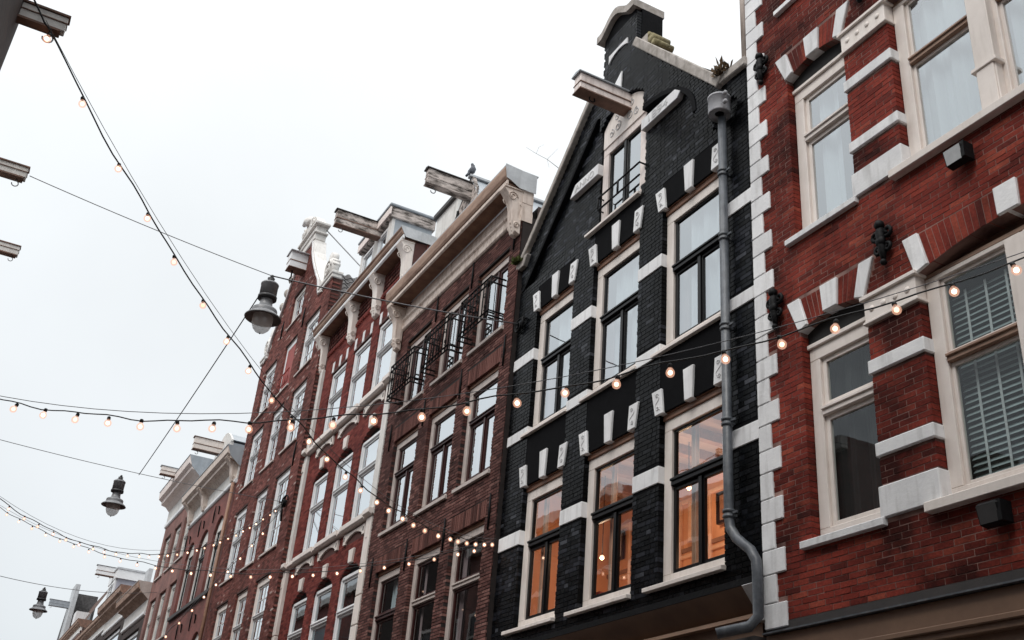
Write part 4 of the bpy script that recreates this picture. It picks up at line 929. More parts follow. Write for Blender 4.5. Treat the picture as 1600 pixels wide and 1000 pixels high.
# ================================================================== rust red house with white pilasters
H4 = thing('rust_red_house', 'rust red brick house with white pilasters and a bracketed cornice under a dormer', 'house')
def rust_house():
    H = H4; yf = 7.0; XL, XR = -26.95, -20.36
    wx = [(-25.70, -24.45), (-23.95, -22.65), (-22.17, -20.92)]
    ops = []
    for a, b in wx:
        xc = (a+b)/2
        ops += [dict(x0=a, x1=b, z0=11.22, z1=13.18), dict(x0=a, x1=b, z0=8.12, zc=9.41, R=.90, xc=xc), dict(x0=a, x1=b, z0=4.9, zc=6.28, R=.90, xc=xc)]
    ex = [(XL, -26.42, 3.6, 15), (-20.72, XR, 3.6, 15), (XL, XR, 11.05, 11.22), (XL, XR, 7.95, 8.11)]
    for a, b in wx: ex += [(a-.05, b+.05, 10.77, 11.0), (a-.05, b+.05, 7.68, 7.92), (a, b, 13.18, 13.24)]
    wall(H, XL, XR, 3.6, 14.7, yf+.006, ops, 'mortar_rust')
    brickwork(H, XL, XR, 3.6, 14.66, yf, ops, 'brick_rust', ex, bl=.20, ch=.058, jt=.009, tilt=.01, jit=.0025)
    body(H, XL, XR, yf+.3, 16, 14.9, 'far_red')
    for a, b in ((XL, -26.42), (-20.72, XR)):
        for (z0, z1) in ((3.6, 4.5), (4.515, 5.1), (5.115, 5.7), (5.715, 6.3), (6.315, 7.94)):
            MB().box(a+.02, b-.02, yf-.09, yf+.15, z0, z1).build('pilaster_block', 'cream', H, bevel=.012)
        MB().box(a+.03, b-.03, yf-.08, yf+.15, 8.12, 11.04).build('pilaster', 'whitegrey', H, bevel=.01)
        MB().box(a+.03, b-.03, yf-.08, yf+.15, 11.23, 13.6).build('pilaster', 'whitegrey', H, bevel=.01)
        for z in (10.7, 7.6):
            MB().box(a+.12, b-.12, yf-.10, yf-.08, z-.1, z+.15).build('pilaster_boss', 'cream', H)
    for z0, z1 in ((11.05, 11.22), (7.95, 8.11)):
        c = MB().prism_x([(yf-.04, z0), (yf-.11, z0+.05), (yf-.11, z1-.02), (yf+.1, z1), (yf+.1, z0)], XL-.06, XR+.02).build('sill_course', 'cream', H, bevel=.006)
        for (a, b) in ((XL-.05, -26.40), (-20.74, XR+.015)): MB().prism_x([(yf-.10, z0), (yf-.19, z0+.05), (yf-.19, z1-.01), (yf-.10, z1-.01)], a, b).build('sill_break', 'cream', c, bevel=.006)
        for a, b in wx: MB().prism_x([(yf-.10, z0-.01), (yf-.15, z0+.04), (yf-.15, z1-.01), (yf-.10, z1-.01)], a-.12, b+.12).build('sill_break', 'cream', c, bevel=.006)
    for a, b in wx:
        for z in (10.765, 7.675):
            n = 10; Xs = [a+.10+(b-a-.2)*i/n for i in range(n+1)]; m = MB()
            m.strip_y([(x, z+.04+.13*math.sin(PI*i/n)**.8) for i, x in enumerate(Xs)], [(x, z+.235) for x in Xs], yf-.04, yf+.05)
            m.box(a-.04, a+.10, yf-.045, yf+.05, z, z+.235).box(b-.10, b+.04, yf-.045, yf+.05, z, z+.235)
            ap = m.build('apron', 'cream', H, bevel=.006)
            [MB().box(q_-.02, q_+.02, yf-.052, yf-.045, z+.08, z+.17).build('apron_slot', 'ledge', ap) for q_ in (a+.03, b-.03)]
        xc = (a+b)/2
        for z in (10.31, 7.18): MB().prism_y([(xc-.11, z), (xc+.11, z), (xc+.15, z+.30), (xc-.15, z+.30)], yf-.05, yf+.1).build('keystone', 'cream', H, bevel=.008)
        for t in (.06, .5, .94):
            x = a+(b-a)*t; MB().prism_y([(x-.06, 13.20), (x+.06, 13.20), (x+.075, 13.52), (x-.075, 13.52)], yf-.015, yf+.1).build('voussoir_stone', 'stone', H, bevel=.006)
    for j, (a, b) in enumerate(wx):
        window(H, a, b+.08, 11.22, 13.16, yf+.04, fw=.075, fm='white', sm='white', zt=12.34, tr=.07, style='single', sw=.05, pane='pane_sky', room='grey_room', curtain=[(a, b, 11.2, 13.1, 'curtain')])
        for (z0, zt, zc, z1) in ((8.12, 9.30, 9.41, 10.10), (4.9, 6.14, 6.28, 6.97)):
            dim = z0 < 6
            window(H, a, b+.08, z0, z1, yf+.04, fw=.075, fm='white', sm='white' if not (dim and j < 2) else 'white', zt=zt, tr=.09, style='single', sw=.05, pane='pane_dark' if dim else 'pane_sky', room='dark_room' if dim else 'grey_room',
                   curtain=([(a+.5, b-.45, 4.9, 6.1, 'curtain')] if j == 2 else None) if dim else [(a, b, 8.1, 10.2, 'curtain')])
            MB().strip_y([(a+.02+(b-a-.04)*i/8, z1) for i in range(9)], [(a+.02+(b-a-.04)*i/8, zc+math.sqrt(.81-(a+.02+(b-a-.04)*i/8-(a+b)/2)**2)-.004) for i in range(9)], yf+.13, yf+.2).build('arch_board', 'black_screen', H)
        if j < 2: MB().box(a+.12, b-.12, yf+.105, yf+.12, 4.9, 6.12).build('teal_sash', 'teal', H)
    # frieze panel, dentils, brackets, cornice
    dn = MB()
    n = 44
    for i in range(n):
        x = -26.35+5.6*i/n; dn.box(x, x+.06, yf-.05, yf+.02, 13.93, 14.02)
    dn.build('dentils', 'brick_rust', H, kind='stuff')
    MB().box(-26.42, -20.72, yf-.03, yf+.02, 14.03, 14.09).build('string_course', 'brick_rust', H)
    for a, b in ((-26.35, -24.5), (-24.1, -22.7), (-22.2, -20.8)):
        m = MB(); nx = 9
        for i in range(nx):
            for j in range(4):
                x = a+(b-a)*i/nx+(.05 if j % 2 else 0); z = 14.14+.125*j
                m.prism_y([(x, z), (x+.1, z+.04), (x+.1, z+.09), (x, z+.05)], yf-.03, yf+.02)
        m.build('brick_panel', 'brick_brown', H, kind='stuff')
    for x in (-26.68, -24.20, -22.42, -20.54): bracket(H, x, .32, yf-.0, 13.52, 14.66, .30, 'cream')
    MB().box(XL, XR, yf-.29, yf+.1, 14.665, 14.69).build('soffit', 'soffit', H)
    cornice_x(H, XL-.08, XR+.05, [(yf-.30, 14.64), (yf-.345, 14.68), (yf-.345, 14.76), (yf-.30, 14.76)], 'white', 'fascia')
    cornice_x(H, XL-.08, XR+.05, [(yf-.29, 14.765), (yf-.36, 14.77), (yf-.39, 14.82), (yf-.40, 14.89), (yf-.43, 14.91), (yf-.43, 14.94), (yf+.1, 14.94), (yf+.1, 14.765)], 'gutter', 'gutter')
    MB().prism_x([(yf-.42, 14.93), (yf-.43, 14.98), (yf+.5, 14.96), (yf+.5, 14.70), (yf-.28, 14.70), (yf-.33, 14.78)], XR+.052, XR+.07).build('lead_flashing', 'zinc_pale', H)
    MB().box(XL-.08, XR+.06, yf-.43, yf+.6, 14.942, 14.96).build('gutter_lining', 'zinc', H)
    # dormer with hoist beam
    x0, x1, y0, y1, z0, z1 = -24.62, -22.35, 7.05, 8.1, 14.95, 16.75
    MB().box(x0, x1, y0, y1, z0, z1-.3).build('dormer_cheek', 'zinc', H)
    for a, b in ((x0+.1, (x0+x1)/2-.15), ((x0+x1)/2+.15, x1-.25)):
        window(H, a, b, z0+.1, z1-.42, y0-.07, fw=.08, fm='white', sm='white', style='single', sw=.04, pane='pane_sky', noroom=True)
    MB().box(x0-.03, x0+.1, y0-.08, y0, z0, z1-.3).box(x1-.25, x1, y0-.08, y0, z0, z1-.3).box((x0+x1)/2-.15, (x0+x1)/2+.15, y0-.08, y0, z0, z1-.3).build('dormer_front', 'whitegrey', H)
    MB().box(x0-.08, x1+.06, y0-.16, y1+.06, z1-.30, z1+.02).build('dormer_cornice', 'wood_old', H, bevel=.02)
    MB().box(x0-.12, x1+.10, y0-.22, y1+.1, z1+.02, z1+.10).build('dormer_roof', 'zinc', H, bevel=.02)
    MB().box(x0-.10, x1+.08, y0-.20, y0-.16, z1-.24, z1-.02).build('dormer_fascia', 'beam_pink', H)
    hoist_beam(H, -23.30, 5.72, 7.05, 16.30, 16.72, .20, m=('wood_old', 'beam_under', 'ledge'))
rust_house()
# ================================================================== old gabled house
H3 = thing('neck_gabled_house', 'tall old brown brick house with a curved gable and white claw stones on top', 'house')
def gabled_house():
    H = H3; yf = 6.80; k = yf/7
    X = lambda s: s*k
    Z = lambda z: 1.6+(z-1.6)*k
    XL, XR = X(-35.35), X(-27.46)
    cx = -30.8
    cols = [(X(-34.5), X(-32.95)), (X(-32.0), X(-30.62)), (X(-29.85), X(-28.32))]
    rows = [(Z(5.9), Z(8.27)), (Z(9.02), Z(11.33)), (Z(12.14), Z(14.10)), (Z(14.70), Z(16.52))]
    ops = [dict(x0=a, x1=b, z0=c, z1=d) for c, d in rows for a, b in cols]
    tw = dict(x0=X(-32.25), x1=X(-30.80), z0=Z(17.32), z1=Z(18.55)); ops.append(tw)
    HW = [(17.10, 3.85), (17.11, 2.9), (17.79, 2.55), (18.2, 2.15), (18.65, 1.76), (19.1, 1.40), (19.51, 1.13), (20.0, .92), (20.54, .80)]
    def hw(z):
        for (a, b), (c, d) in zip(HW, HW[1:]):
            if Z(a) <= z <= Z(c): return b+(d-b)*(z-Z(a))/max(1e-6, Z(c)-Z(a))
        return 3.9 if z < Z(17.1) else .80
    def prof(z):
        if z < Z(17.10): return [(XL, XR)]
        h = hw(z); return [(cx-h, cx+h)]
    wall(H, XL, XR, 3.6, Z(17.10), yf+.006, ops[:-1], 'mortar_old')
    b = MB(); z = Z(17.10)
    while z < 19.95:
        a, c = prof(z+.05)[0]; segs = [(a, c, 0, 0)]
        if tw['z0'] < z+.05 < tw['z1']: segs = subtract(segs, tw['x0'], tw['x1'])
        for s, e, _, _ in segs: b.box(s+.01, e-.01, yf+.006, yf+.3, z, z+.1)
        z += .1
    b.build('gable_wall', 'mortar_old', H)
    brickwork(H, XL, XR, 3.6, 19.98, yf, ops, 'brick_old', [], bl=.215, ch=.062, jt=.009, profile=prof, n_ind=200, tilt=.02, jit=.004, depth=.03)
    body(H, XL, XR, yf+.3, 14, Z(15.6), 'far_pink')
    # toothed bricks of the return beside the white pilaster
    m = MB(); z = 3.7; i = 0
    while z < Z(17.0):
        m.box(XR-.0, XR+.012+.012*(i % 2), yf+.01, yf+.24, z, z+.05); z += .124; i += 1
    m.build('brick_return', 'brick_old', H, kind='stuff')
    styles = ['mixed', 'mixed', 'mixed', 'mixed']
    for i, (c, d) in enumerate(rows):
        for j, (a, b) in enumerate(cols):
            shut = (i == 3 and j == 1)
            zt = c+(d-c)*.55
            window(H, a, b, c, d-.03, yf+.07, fw=.15, fm='white' if i else 'cream', sm='white', zt=None if shut else zt, tr=.08, style='georgian' if not shut else 'single', sw=.05,
                   pane='pane_sky', room='red_paint' if shut else 'grey_room', curtain=[(a+.1, b-.1, c, zt, 'curtain')] if not shut else None)
            MB().box(a, b, yf+.05, yf+.15, d-.03, d).build('lintel_board', 'frame_grey', H)
            sill(H, a-.05, b+.05, yf, c-.07, c+.005, out=.05, m='frame_grey')
            if shut:
                MB().box(a+.15, b-.15, yf+.08, yf+.11, c+.1, d-.15).build('shutter', 'red_paint', H)
                rl = MB(); rl.tube([(a+.05, yf-.05, c+.55), (b-.05, yf-.05, c+.55)], .022, 5); rl.tube([(a+.05, yf-.05, c+.12), (b-.05, yf-.05, c+.12)], .022, 5)
                for q in range(5): xx = a+.1+(b-a-.2)*q/4; rl.tube([(xx, yf-.05, c+.12), (xx, yf-.05, c+.55)], .012, 4)
                rl.build('railing', 'red_paint', H)
    window(H, tw['x0'], tw['x1'], tw['z0'], tw['z1'], yf+.07, fw=.14, fm='whitegrey', sm='white', style='georgian', sw=.05, pane='pane_sky', room='grey_room')
    sill(H, tw['x0']-.05, tw['x1']+.05, yf, tw['z0']-.07, tw['z0'], out=.05, m='frame_grey')
    # hoist beam under a lead hood
    hoist_beam(H, X(-31.5), 6.22, yf+.05, Z(19.25)-.05, Z(19.78), .42, m=('white', 'beam_under', 'zinc_pale'), hook=False, cap=.10)
    MB().tube([(X(-31.5), 6.4, Z(19.2)-.05), (X(-31.5), 6.4, Z(18.9)), (X(-31.5), 6.34, Z(18.75)), (X(-31.5), 6.44, Z(18.7)), (X(-31.5), 6.46, Z(18.85))], .025, 6).build('hook', 'iron', H)
    # white claw stones along both curves
    zz = [17.12, 17.45, 17.79, 18.2, 18.65, 19.1, 19.51, 20.0, 20.1]
    for sx in (1, -1):
        f = 1
        lo = [(cx+sx*(hw(Z(q))*f-.02), Z(q)) for q in zz]; up = [(cx+sx*(hw(Z(q))*f+(.13 if q > 17.5 else .30)), Z(q)-(.08 if q < 17.4 else 0)) for q in zz]
        MB().strip_y(lo, up, yf-.05, yf+.36).build('claw_stone', 'whitegrey', H)
        MB().strip_y([(p[0]-sx*.03, p[1]) for p in lo], [(p[0]+sx*.05, p[1]) for p in lo], yf-.08, yf-.04).build('claw_edge', 'stone', H)
        xs = cx+sx*(2.62*f+.55)
        sh0, sh1 = (cx+2.75, XR+.06) if sx > 0 else (XL-.06, cx-2.75)
        MB().box(sh0, sh1, yf-.06, yf+.24, Z(17.10), Z(17.22)).box(sh0, sh1+(.03 if sx > 0 else 0), yf-.09, yf+.27, Z(17.22), Z(17.32)).build('shoulder_cap', 'whitegrey', H, bevel=.02)
        v = MB(); xo = XR-.70 if sx > 0 else XL+.45
        v.tube([(xo, yf-.02, Z(17.72)), (xo, yf+.22, Z(17.72))], .36, 14); v.tube([(xo-sx*.34, yf-.0, Z(17.52)), (xo-sx*.34, yf+.22, Z(17.52))], .17, 12); v.tube([(xo-sx*.10, yf+.02, Z(18.15)), (xo-sx*.10, yf+.22, Z(18.15))], .24, 12)
        spiral(v, xo, yf-.03, Z(17.72), .30, 2, 0, sx, .04)
        for q in range(5):
            an = .2+q*.5; v.tube([(xo+.33*sx*math.cos(an), yf+.0, Z(17.72)+.33*math.sin(an)), (xo+.33*sx*math.cos(an), yf+.24, Z(17.72)+.33*math.sin(an))], .06, 6)
        v.build('shell_scroll', 'whitegrey', H)
    # crowning block and pediment
    MB().box(cx-.92, cx+.92, yf-.05, yf+.34, 19.66, 19.90).build('neck_block', 'whitegrey', H, bevel=.02)
    MB().box(cx-1.0, cx+1.0, yf-.09, yf+.38, 19.90, 19.97).box(cx-.90, cx+.90, yf-.04, yf+.32, 19.97, 20.22).box(cx-1.05, cx+1.05, yf-.12, yf+.40, 20.22, 20.32).build('neck_moulding', 'whitegrey', H, bevel=.02)
    n = 10; lo = [(cx-.98+1.96*i/n, 20.32) for i in range(n+1)]; up = [(x, 20.34+.55*math.sin(PI*i/n)**.8) for i, (x, _) in enumerate(lo)]
    MB().strip_y(lo, up, yf-.07, yf+.22).build('crown_pediment', 'whitegrey', H)
    cr = MB(); cr.tube([(cx-.15, yf+.05, 20.8), (cx-.35, yf+.02, 21.05), (cx-.75, yf-.02, 21.25), (cx-1.05, yf-.05, 21.22)], [.22, .18, .13, .07], 10)
    cr.build('crown_ornament', 'whitegrey', H)
    for sx in (-1, 1):
        v = MB(); spiral(v, cx+sx*.5, yf-.09, 20.52, .18, 1.4, PI/2, sx, .05); v.build('crown_scroll', 'whitegrey', H)
    for q in range(5):
        MB().ball((cx-1.0-.28*q, yf+.02, 20.1-.42*q), .12, 7, 5, sc=(.7, 1, 1.5)).build('leaf_carving', 'stone_old', H)
    # pantiled roof behind the gable
    xe, ze, xr_, zr = XR+.05, Z(15.3), cx+.9, Z(19.2)
    MB().add([(xe, yf+.3, ze-.05), (xe, 14, ze-.05), (xr_, 14, zr-.05), (xr_, yf+.3, zr-.05)], [(0, 1, 2, 3)]).add([(XL, yf+.3, ze-.05), (XL, 14, ze-.05), (xr_, 14, zr-.05), (xr_, yf+.3, zr-.05)], [(3, 2, 1, 0)]).build('roof', 'tile', H)
    d = Vector((xr_-xe, 0, zr-ze)); ln = d.length; d.normalize(); nrm = Vector((-d.z, 0, d.x)); nrm = nrm if nrm.x > 0 else -nrm
    nr = int(ln/.33); W = .30; tm = MB(); q = 6
    prof_ = [(W*i/q*1.06, .045*math.sin(i/q*2*PI*.95)) for i in range(q+1)]
    vs = [(0, y, h+.035) for y, h in prof_]+[(.40, y, h) for y, h in prof_]+[(0, y, h-.01) for y, h in prof_]
    tm.add(vs, [(i, i+1, q+2+i, q+1+i) for i in range(q)]+[(2*q+2+i, 2*q+3+i, i+1, i) for i in range(q)])
    me = tm.mesh('roof_tile', 'tile')
    for r_ in range(nr):
        for c_ in range(20):
            o = bpy.data.objects.new('roof_tile', me); COL.objects.link(o); o.parent = H
            p = Vector((xe, yf+.35+c_*W, ze))+d*(r_*.33)+nrm*.01
            o.matrix_world = Matrix(((d.x, 0, nrm.x, p.x), (0, 1, 0, p.y), (d.z, 0, nrm.z, p.z), (0, 0, 0, 1))) @ Matrix.Rotation(rng.uniform(-.02, .02), 4, 'Z')
    MB().tube([(cx+.95, yf+.3, 20.1), (XR-.2, yf+2.2, Z(16.9))], .022, 5).build('stay_rod', 'steel', H)
    for (x, z) in ((X(-30.2), 16.9), (X(-33.0), 17.6), (X(-28.1), 11.6)):
        MB().tube([(x, yf-.02, Z(z)-.35), (x, yf-.03, Z(z)), (x, yf-.02, Z(z)+.35)], [.02, .03, .015], 5).build('wall_anchor', 'iron', H)
    b = MB(); x, z = X(-27.95), Z(10.12)
    for q in range(3): spiral(b, x, yf-.06-.03*q, z, .22-.04*q, 1.3, q, 1, .02, 14)
    b.tube([(x-.5, yf-.1, z+.1), (x+.1, yf-.05, z)], .02, 5); b.tube([(x-.1, yf-.1, z-.1), (x-.1, yf-.06, z-.5)], .03, 5)
    b.build('wall_hook', 'iron', H)
gabled_house()
# ================================================================== farther houses of the same row
def plain_house(H, XL, XR, ztop, cols, rows, wallm, yf=7.0, arched=False, fm='whitegrey', sm='white', style='mixed', sills=True, curtain='curtain'):
    ops = []
    for (c, d) in rows:
        for (a, b) in cols:
            if arched:
                h = (b-a)/2; R = h*1.06; ops.append(dict(x0=a, x1=b, z0=c, zc=d-R, R=R, xc=(a+b)/2))
            else: ops.append(dict(x0=a, x1=b, z0=c, z1=d))
    wall(H, XL, XR, 3.4, ztop, yf, ops, wallm)
    body(H, XL, XR, yf+.3, 15, ztop, wallm)
    i = 0
    for (c, d) in rows:
        for (a, b) in cols:
            o = ops[i]; i += 1
            z1 = d-.35 if arched else d-.03
            zt = c+(d-c)*(.62 if arched else .52)
            window(H, a, b, c, z1, yf+.10, fw=.15, fm=fm, sm=sm, zt=zt, tr=.10, style=style, sw=.055, pane='pane_sky', room='grey_room', top_arc=o if arched else None,
                   curtain=[(a+.1, b-.1, c, z1-.05, curtain)] if curtain else None)
            if sills: sill(H, a-.06, b+.06, yf, c-.09, c, out=.06, m='frame_grey')
    shopfront(H, XL, XR, yf+.05, 3.4, 'shop_cream', 'cream')
def big_cornice(H, XL, XR, yf, z0, z1, out, m='cream_old', top='zinc'):
    h = z1-z0
    cornice_x(H, XL, XR, [(yf-.03, z0), (yf-.08, z0+.05), (yf-.08, z0+h*.12), (yf+.1, z0+h*.12), (yf+.1, z0)], 'white', 'architrave')
    cornice_x(H, XL, XR, [(yf-.03, z0+h*.125), (yf-.03, z0+h*.5), (yf+.1, z0+h*.5), (yf+.1, z0+h*.125)], 'whitegrey', 'frieze')
    cornice_x(H, XL-.05, XR+.02, [(yf-.03, z0+h*.505), (yf-out*.35, z0+h*.62), (yf-out*.7, z0+h*.66), (yf-out*.72, z0+h*.74), (yf-out*.95, z0+h*.80), (yf-out, z0+h), (yf+.3, z0+h), (yf+.3, z0+h*.505)], m)
    MB().box(XL-.06, XR+.03, yf-out-.02, yf+.6, z1+.003, z1+.03).build('gutter_lining', top, H)
    MB().prism_x([(yf-out-.01, z1+.03), (yf+.8, z1+.03), (yf+.8, z0+h*.35), (yf-.05, z0+h*.5), (yf-out*.72, z0+h*.72)], XR+.022, XR+.04).build('lead_flashing', top, H)
H2 = thing('arched_window_house', 'narrow red brick house with three tall arched windows and a curved zinc dormer', 'house')
H2b = H2
plain_house(H2, -42.85, -35.42, 12.72, [(-42.20, -40.70), (-39.98, -38.42), (-37.62, -36.22)], [(9.15, 11.88), (5.1, 7.88)], 'far_red', arched=True, fm='whitegrey', sm='black_paint', style='single', sills=False)
MB().box(-42.6, -35.9, 6.9, 7.1, 9.02, 9.15).build('sill_course', 'ledge', H2)
big_cornice(H2, -42.85, -35.45, 7.0, 12.70, 13.95, .55)
for x in (-42.5, -40.1, -35.75): bracket(H2, x, .30, 6.98, 12.75, 13.62, .42, 'cream_old')
def zinc_dormer():
    x0, x1 = -40.4, -37.7; z0 = 13.98
    MB().box(x0, x1, 7.05, 10.0, z0, z0+.9).build('dormer_cheek', 'zinc', H2)
    n = 10; up = [(x0-.06+(x1-x0+.12)*i/n, z0+.98+.62*math.sin(PI*i/n)) for i in range(n+1)]
    MB().prism_y(up[::-1], 7.0, 10.0).build('dormer_roof', 'zinc', H2)
    MB().strip_y([(p[0], z0+.92) for p in up], [(p[0], p[1]-.08+.1) for p in up], 6.93, 7.0).box(x0-.02, x0+.3, 6.94, 7.04, z0, z0+.92).box(x1-.3, x1+.02, 6.94, 7.04, z0, z0+.92).build('dormer_front', 'whitegrey', H2)
    MB().quad((x0+.3, 6.98, z0), (x1-.3, 6.98, z0), (x1-.3, 6.98, z0+.92), (x0+.3, 6.98, z0+.92)).build('pane', 'pane', H2)
    hoist_beam(H2, -39.2, 5.85, 7.0, z0+.82, z0+1.28, .26, m=('cream', 'beam_under', 'beam_under'))
zinc_dormer()
for (x, z) in ((-40.35, 12.2), (-38.0, 12.2), (-42.6, 12.1), (-40.3, 8.4), (-38.1, 8.4), (-35.8, 8.4)):
    MB().tube([(x, 6.96, z-.35), (x, 6.95, z), (x, 6.96, z+.3)], [.02, .03, .015], 5).tube([(x+.75, 6.96, z-.2), (x+.75, 6.95, z+.05), (x+.75, 6.93, z+.10)], [.02, .03, .035], 5).build('wall_anchor', 'iron', H2)
MB().tube([(-35.5, 6.9, 12.7), (-35.5, 6.9, 3.4)], .06, 8).build('drainpipe', 'wood_lintel', H2)
H1 = thing('pink_brick_house', 'pinkish brick house with a deep moulded cornice and a grey lead end', 'house')
plain_house(H1, -49.2, -42.87, 14.2, [(-48.62, -47.2), (-46.5, -45.06), (-44.4, -43.0)], [(11.72, 13.55), (8.6, 10.76), (5.0, 7.7)], 'far_pink', fm='whitegrey', sm='whitegrey', style='single')
big_cornice(H1, -49.2, -42.9, 7.0, 14.15, 15.75, .62, m='beam_pink', top='zinc')
hoist_beam(H1, -46.0, 5.77, 7.4, 15.65, 16.0, .26, m=('cream', 'beam_under', 'zinc'))
HB = thing('low_corniced_house', 'low house beside the pinkish house with a brown cornice over a dark shop window', 'house')
plain_house(HB, -55.2, -49.22, 10.2, [(-54.4, -50.1)], [(7.6, 9.9)], 'far_dark', fm='white', sm='black_paint', style='single', curtain=None)
big_cornice(HB, -55.2, -49.25, 7.0, 10.3, 11.7, .6, m='gutter', top='frame_grey')
MB().box(-49.9, -49.25, 7.3, 8.2, 11.7, 13.3).build('chimney', 'far_red', HB)
MB().box(-54.4, -53.5, 7.3, 7.5, 11.7, 13.25).build('flue', 'zinc_pale', HB)
HC = thing('brown_corniced_house', 'farther low house with a stained brown cornice and a white console', 'house')
plain_house(HC, -62.8, -55.22, 11.2, [(-62.0, -56.4)], [(8.4, 10.9)], 'far_dark', fm='white', sm='black_paint', style='single', curtain=None)
big_cornice(HC, -62.8, -55.3, 7.0, 11.2, 12.6, .6, m='gutter', top='beam_under')
bracket(HC, -55.9, .5, 6.95, 11.5, 12.4, .45, 'whitegrey')
HD = thing('dormer_house', 'farther house whose lavender grey dormer carries a white hoist beam', 'house')
def dormer_house():
    H = HD; XL, XR = -76, -62.85
    plain_house(H, XL, XR, 11.6, [(-74.5, -71.5), (-70, -67), (-66.2, -63.6)], [(8.2, 10.8)], 'far_dark', fm='white', sm='white', curtain=None)
    big_cornice(H, XL, XR, 7.0, 11.5, 12.4, .4, m='gutter', top='beam_under')
    MB().add([(XL, 7.2, 12.4), (XR, 7.2, 12.4), (XR, 10.5, 14.6), (XL, 10.5, 14.6)], [(0, 1, 2, 3)]).build('roof', 'tile_brown', H)
    x0, x1, z0 = -66.0, -63.2, 12.4
    MB().box(x0, x1, 7.08, 8.35, z0, z0+2.1).build('dormer_cheek', 'lavender', H)
    MB().box(x0-.1, x1+.1, 6.95, 8.5, z0+2.1, z0+2.6).build('dormer_cornice', 'white', H)
    MB().box(x0-.14, x1+.14, 6.9, 8.55, z0+2.603, z0+2.7).build('dormer_roof', 'zinc_pale', H)
    window(H, x0+.2, x1-.2, z0+.1, z0+2.05, 6.97, fw=.18, fm='white', sm='white', style='pair', sw=.08, pane='pane_sky', noroom=True)
    hoist_beam(H, -64.4, 5.95, 7.1, z0+2.35, z0+2.85, .34, m=('white', 'beam_under', 'ledge'))
dormer_house()
HE = thing('gabled_cottage', 'farthest house with a dark brown tiled roof and a pale blue grey gable end', 'house')
def cottage():
    H = HE; XL, XR = -93, -76.05
    plain_house(H, XL, XR, 13.4, [(-91, -88), (-86, -83), (-81, -78)], [(9.2, 12.4)], 'far_pink', fm='white', sm='white', curtain=None)
    big_cornice(H, XL, XR, 7.0, 13.2, 14.1, .3, m='gutter', top='beam_under')
    MB().add([(XL+3, 7.2, 14.1), (XR, 7.2, 14.1), (XR, 8.8, 17.6), (XL+3, 8.8, 17.6)], [(0, 1, 2, 3)]).build('roof', 'tile_brown', H)
    MB().box(-90.2, -87.9, 6.95, 7.3, 14.1, 18.6).build('gable_end', 'zinc_pale', H, bevel=.03)
    MB().prism_y([(-93, 14.1), (-90.2, 14.1), (-90.2, 18.3), (-90.5, 18.3)], 7.0, 9).build('gable_roof', 'tile', H)
    hoist_beam(H, -89.2, 5.5, 7.0, 16.9, 17.35, .4, m=('zinc', 'zinc', 'zinc_pale'))
    MB().box(-83.5, -82.0, 7.0, 8.0, 14.1, 15.6).build('chimney', 'stone', H)
cottage()
# ================================================================== houses across the street
def opposite(name, label, XL, XR, yf, ztop, wallm, nwin, rows, fm='whitegrey'):
    H = thing(name, label, 'house')
    b = MB(); b.box(XL, XR, yf-8, yf, 0, ztop); b.build('wall', wallm, H)
    w_ = (XR-XL)/nwin
    for c, d in rows:
        for i in range(nwin):
            a, e = XL+w_*(i+.2), XL+w_*(i+.8)
            f = MB().box(a, a+.12, yf, yf+.05, c, d).box(e-.12, e, yf, yf+.05, c, d).box(a+.12, e-.12, yf, yf+.05, d-.12, d).box(a+.12, e-.12, yf, yf+.05, c, c+.1).box(a+.12, e-.12, yf, yf+.05, c+(d-c)*.6, c+(d-c)*.6+.08).build('window', fm, H)
            MB().quad((e-.12, yf+.02, c+.1), (a+.12, yf+.02, c+.1), (a+.12, yf+.02, d-.12), (e-.12, yf+.02, d-.12)).build('pane', 'black_paint', f)
            MB().box(a-.08, e+.08, yf, yf+.08, c-.09, c).build('window_sill', 'stone', f)
    MB().box(XL, XR, yf, yf+.22, ztop-.3, ztop).build('cornice', fm, H)
    return H
OA = opposite('dark_brick_house', 'dark brick house across the street at the top left corner with a short hoist beam', -7.75, -2.0, -.95, 14.0, 'far_dark', 3, [(4.2, 6.2), (7.6, 9.4), (10.2, 11.6)])
def beam_out(H, x, y0, y1, z0, z1, wd, m):
    o = MB().box(x-wd/2, x+wd/2, y0, y1, z0, z1).build('hoist_beam', m, H, bevel=.006)
    h = z1-z0
    MB().box(x-wd/2-.01, x+wd/2+.01, y0, y1+.006, z0+h*.52, z0+h*.57).box(x-wd/2-.015, x+wd/2+.015, y0, y1+.012, z1, z1+.018).box(x-wd/2-.008, x+wd/2+.008, y0, y1-.03, z0-.02, z0).build('beam_moulding', 'beam_under', o)
    yy = y1-.10; pts = [(x, yy, z0), (x, yy, z0-.05)]
    for i in range(10):
        a = PI/2-i*PI*1.5/9; pts.append((x, yy+.04*math.cos(a), z0-.09+.04*math.sin(a)))
    MB().tube(pts, .007, 5).build('hook', 'steel', o)
    return o
beam_out(OA, -7.55, -.95, -.60, 7.26, 7.40, .08, 'whitegrey')
OB = opposite('stucco_house', 'pale stuccoed house across the street beyond the dark brick house', -16.0, -7.8, -1.8, 8.3, 'stucco', 4, [(4.2, 6.2), (6.6, 7.7)])
MB().box(-13.5, -12.5, -2.6, -1.81, 8.3, 9.3).build('gable', 'stucco', OB)
beam_out(OB, -13.0, -1.8, -.87, 8.95, 9.10, .13, 'whitegrey')
OC = opposite('red_brick_house', 'red brick house across the street with its hoist beam at the left edge', -25.0, -16.05, -1.8, 10.7, 'far_red', 4, [(4.2, 6.4), (7.4, 9.6)])
MB().box(-20.1, -19.1, -2.6, -1.81, 10.7, 11.4).build('gable', 'far_red', OC)
beam_out(OC, -19.6, -1.8, -1.0, 11.06, 11.24, .14, 'whitegrey')
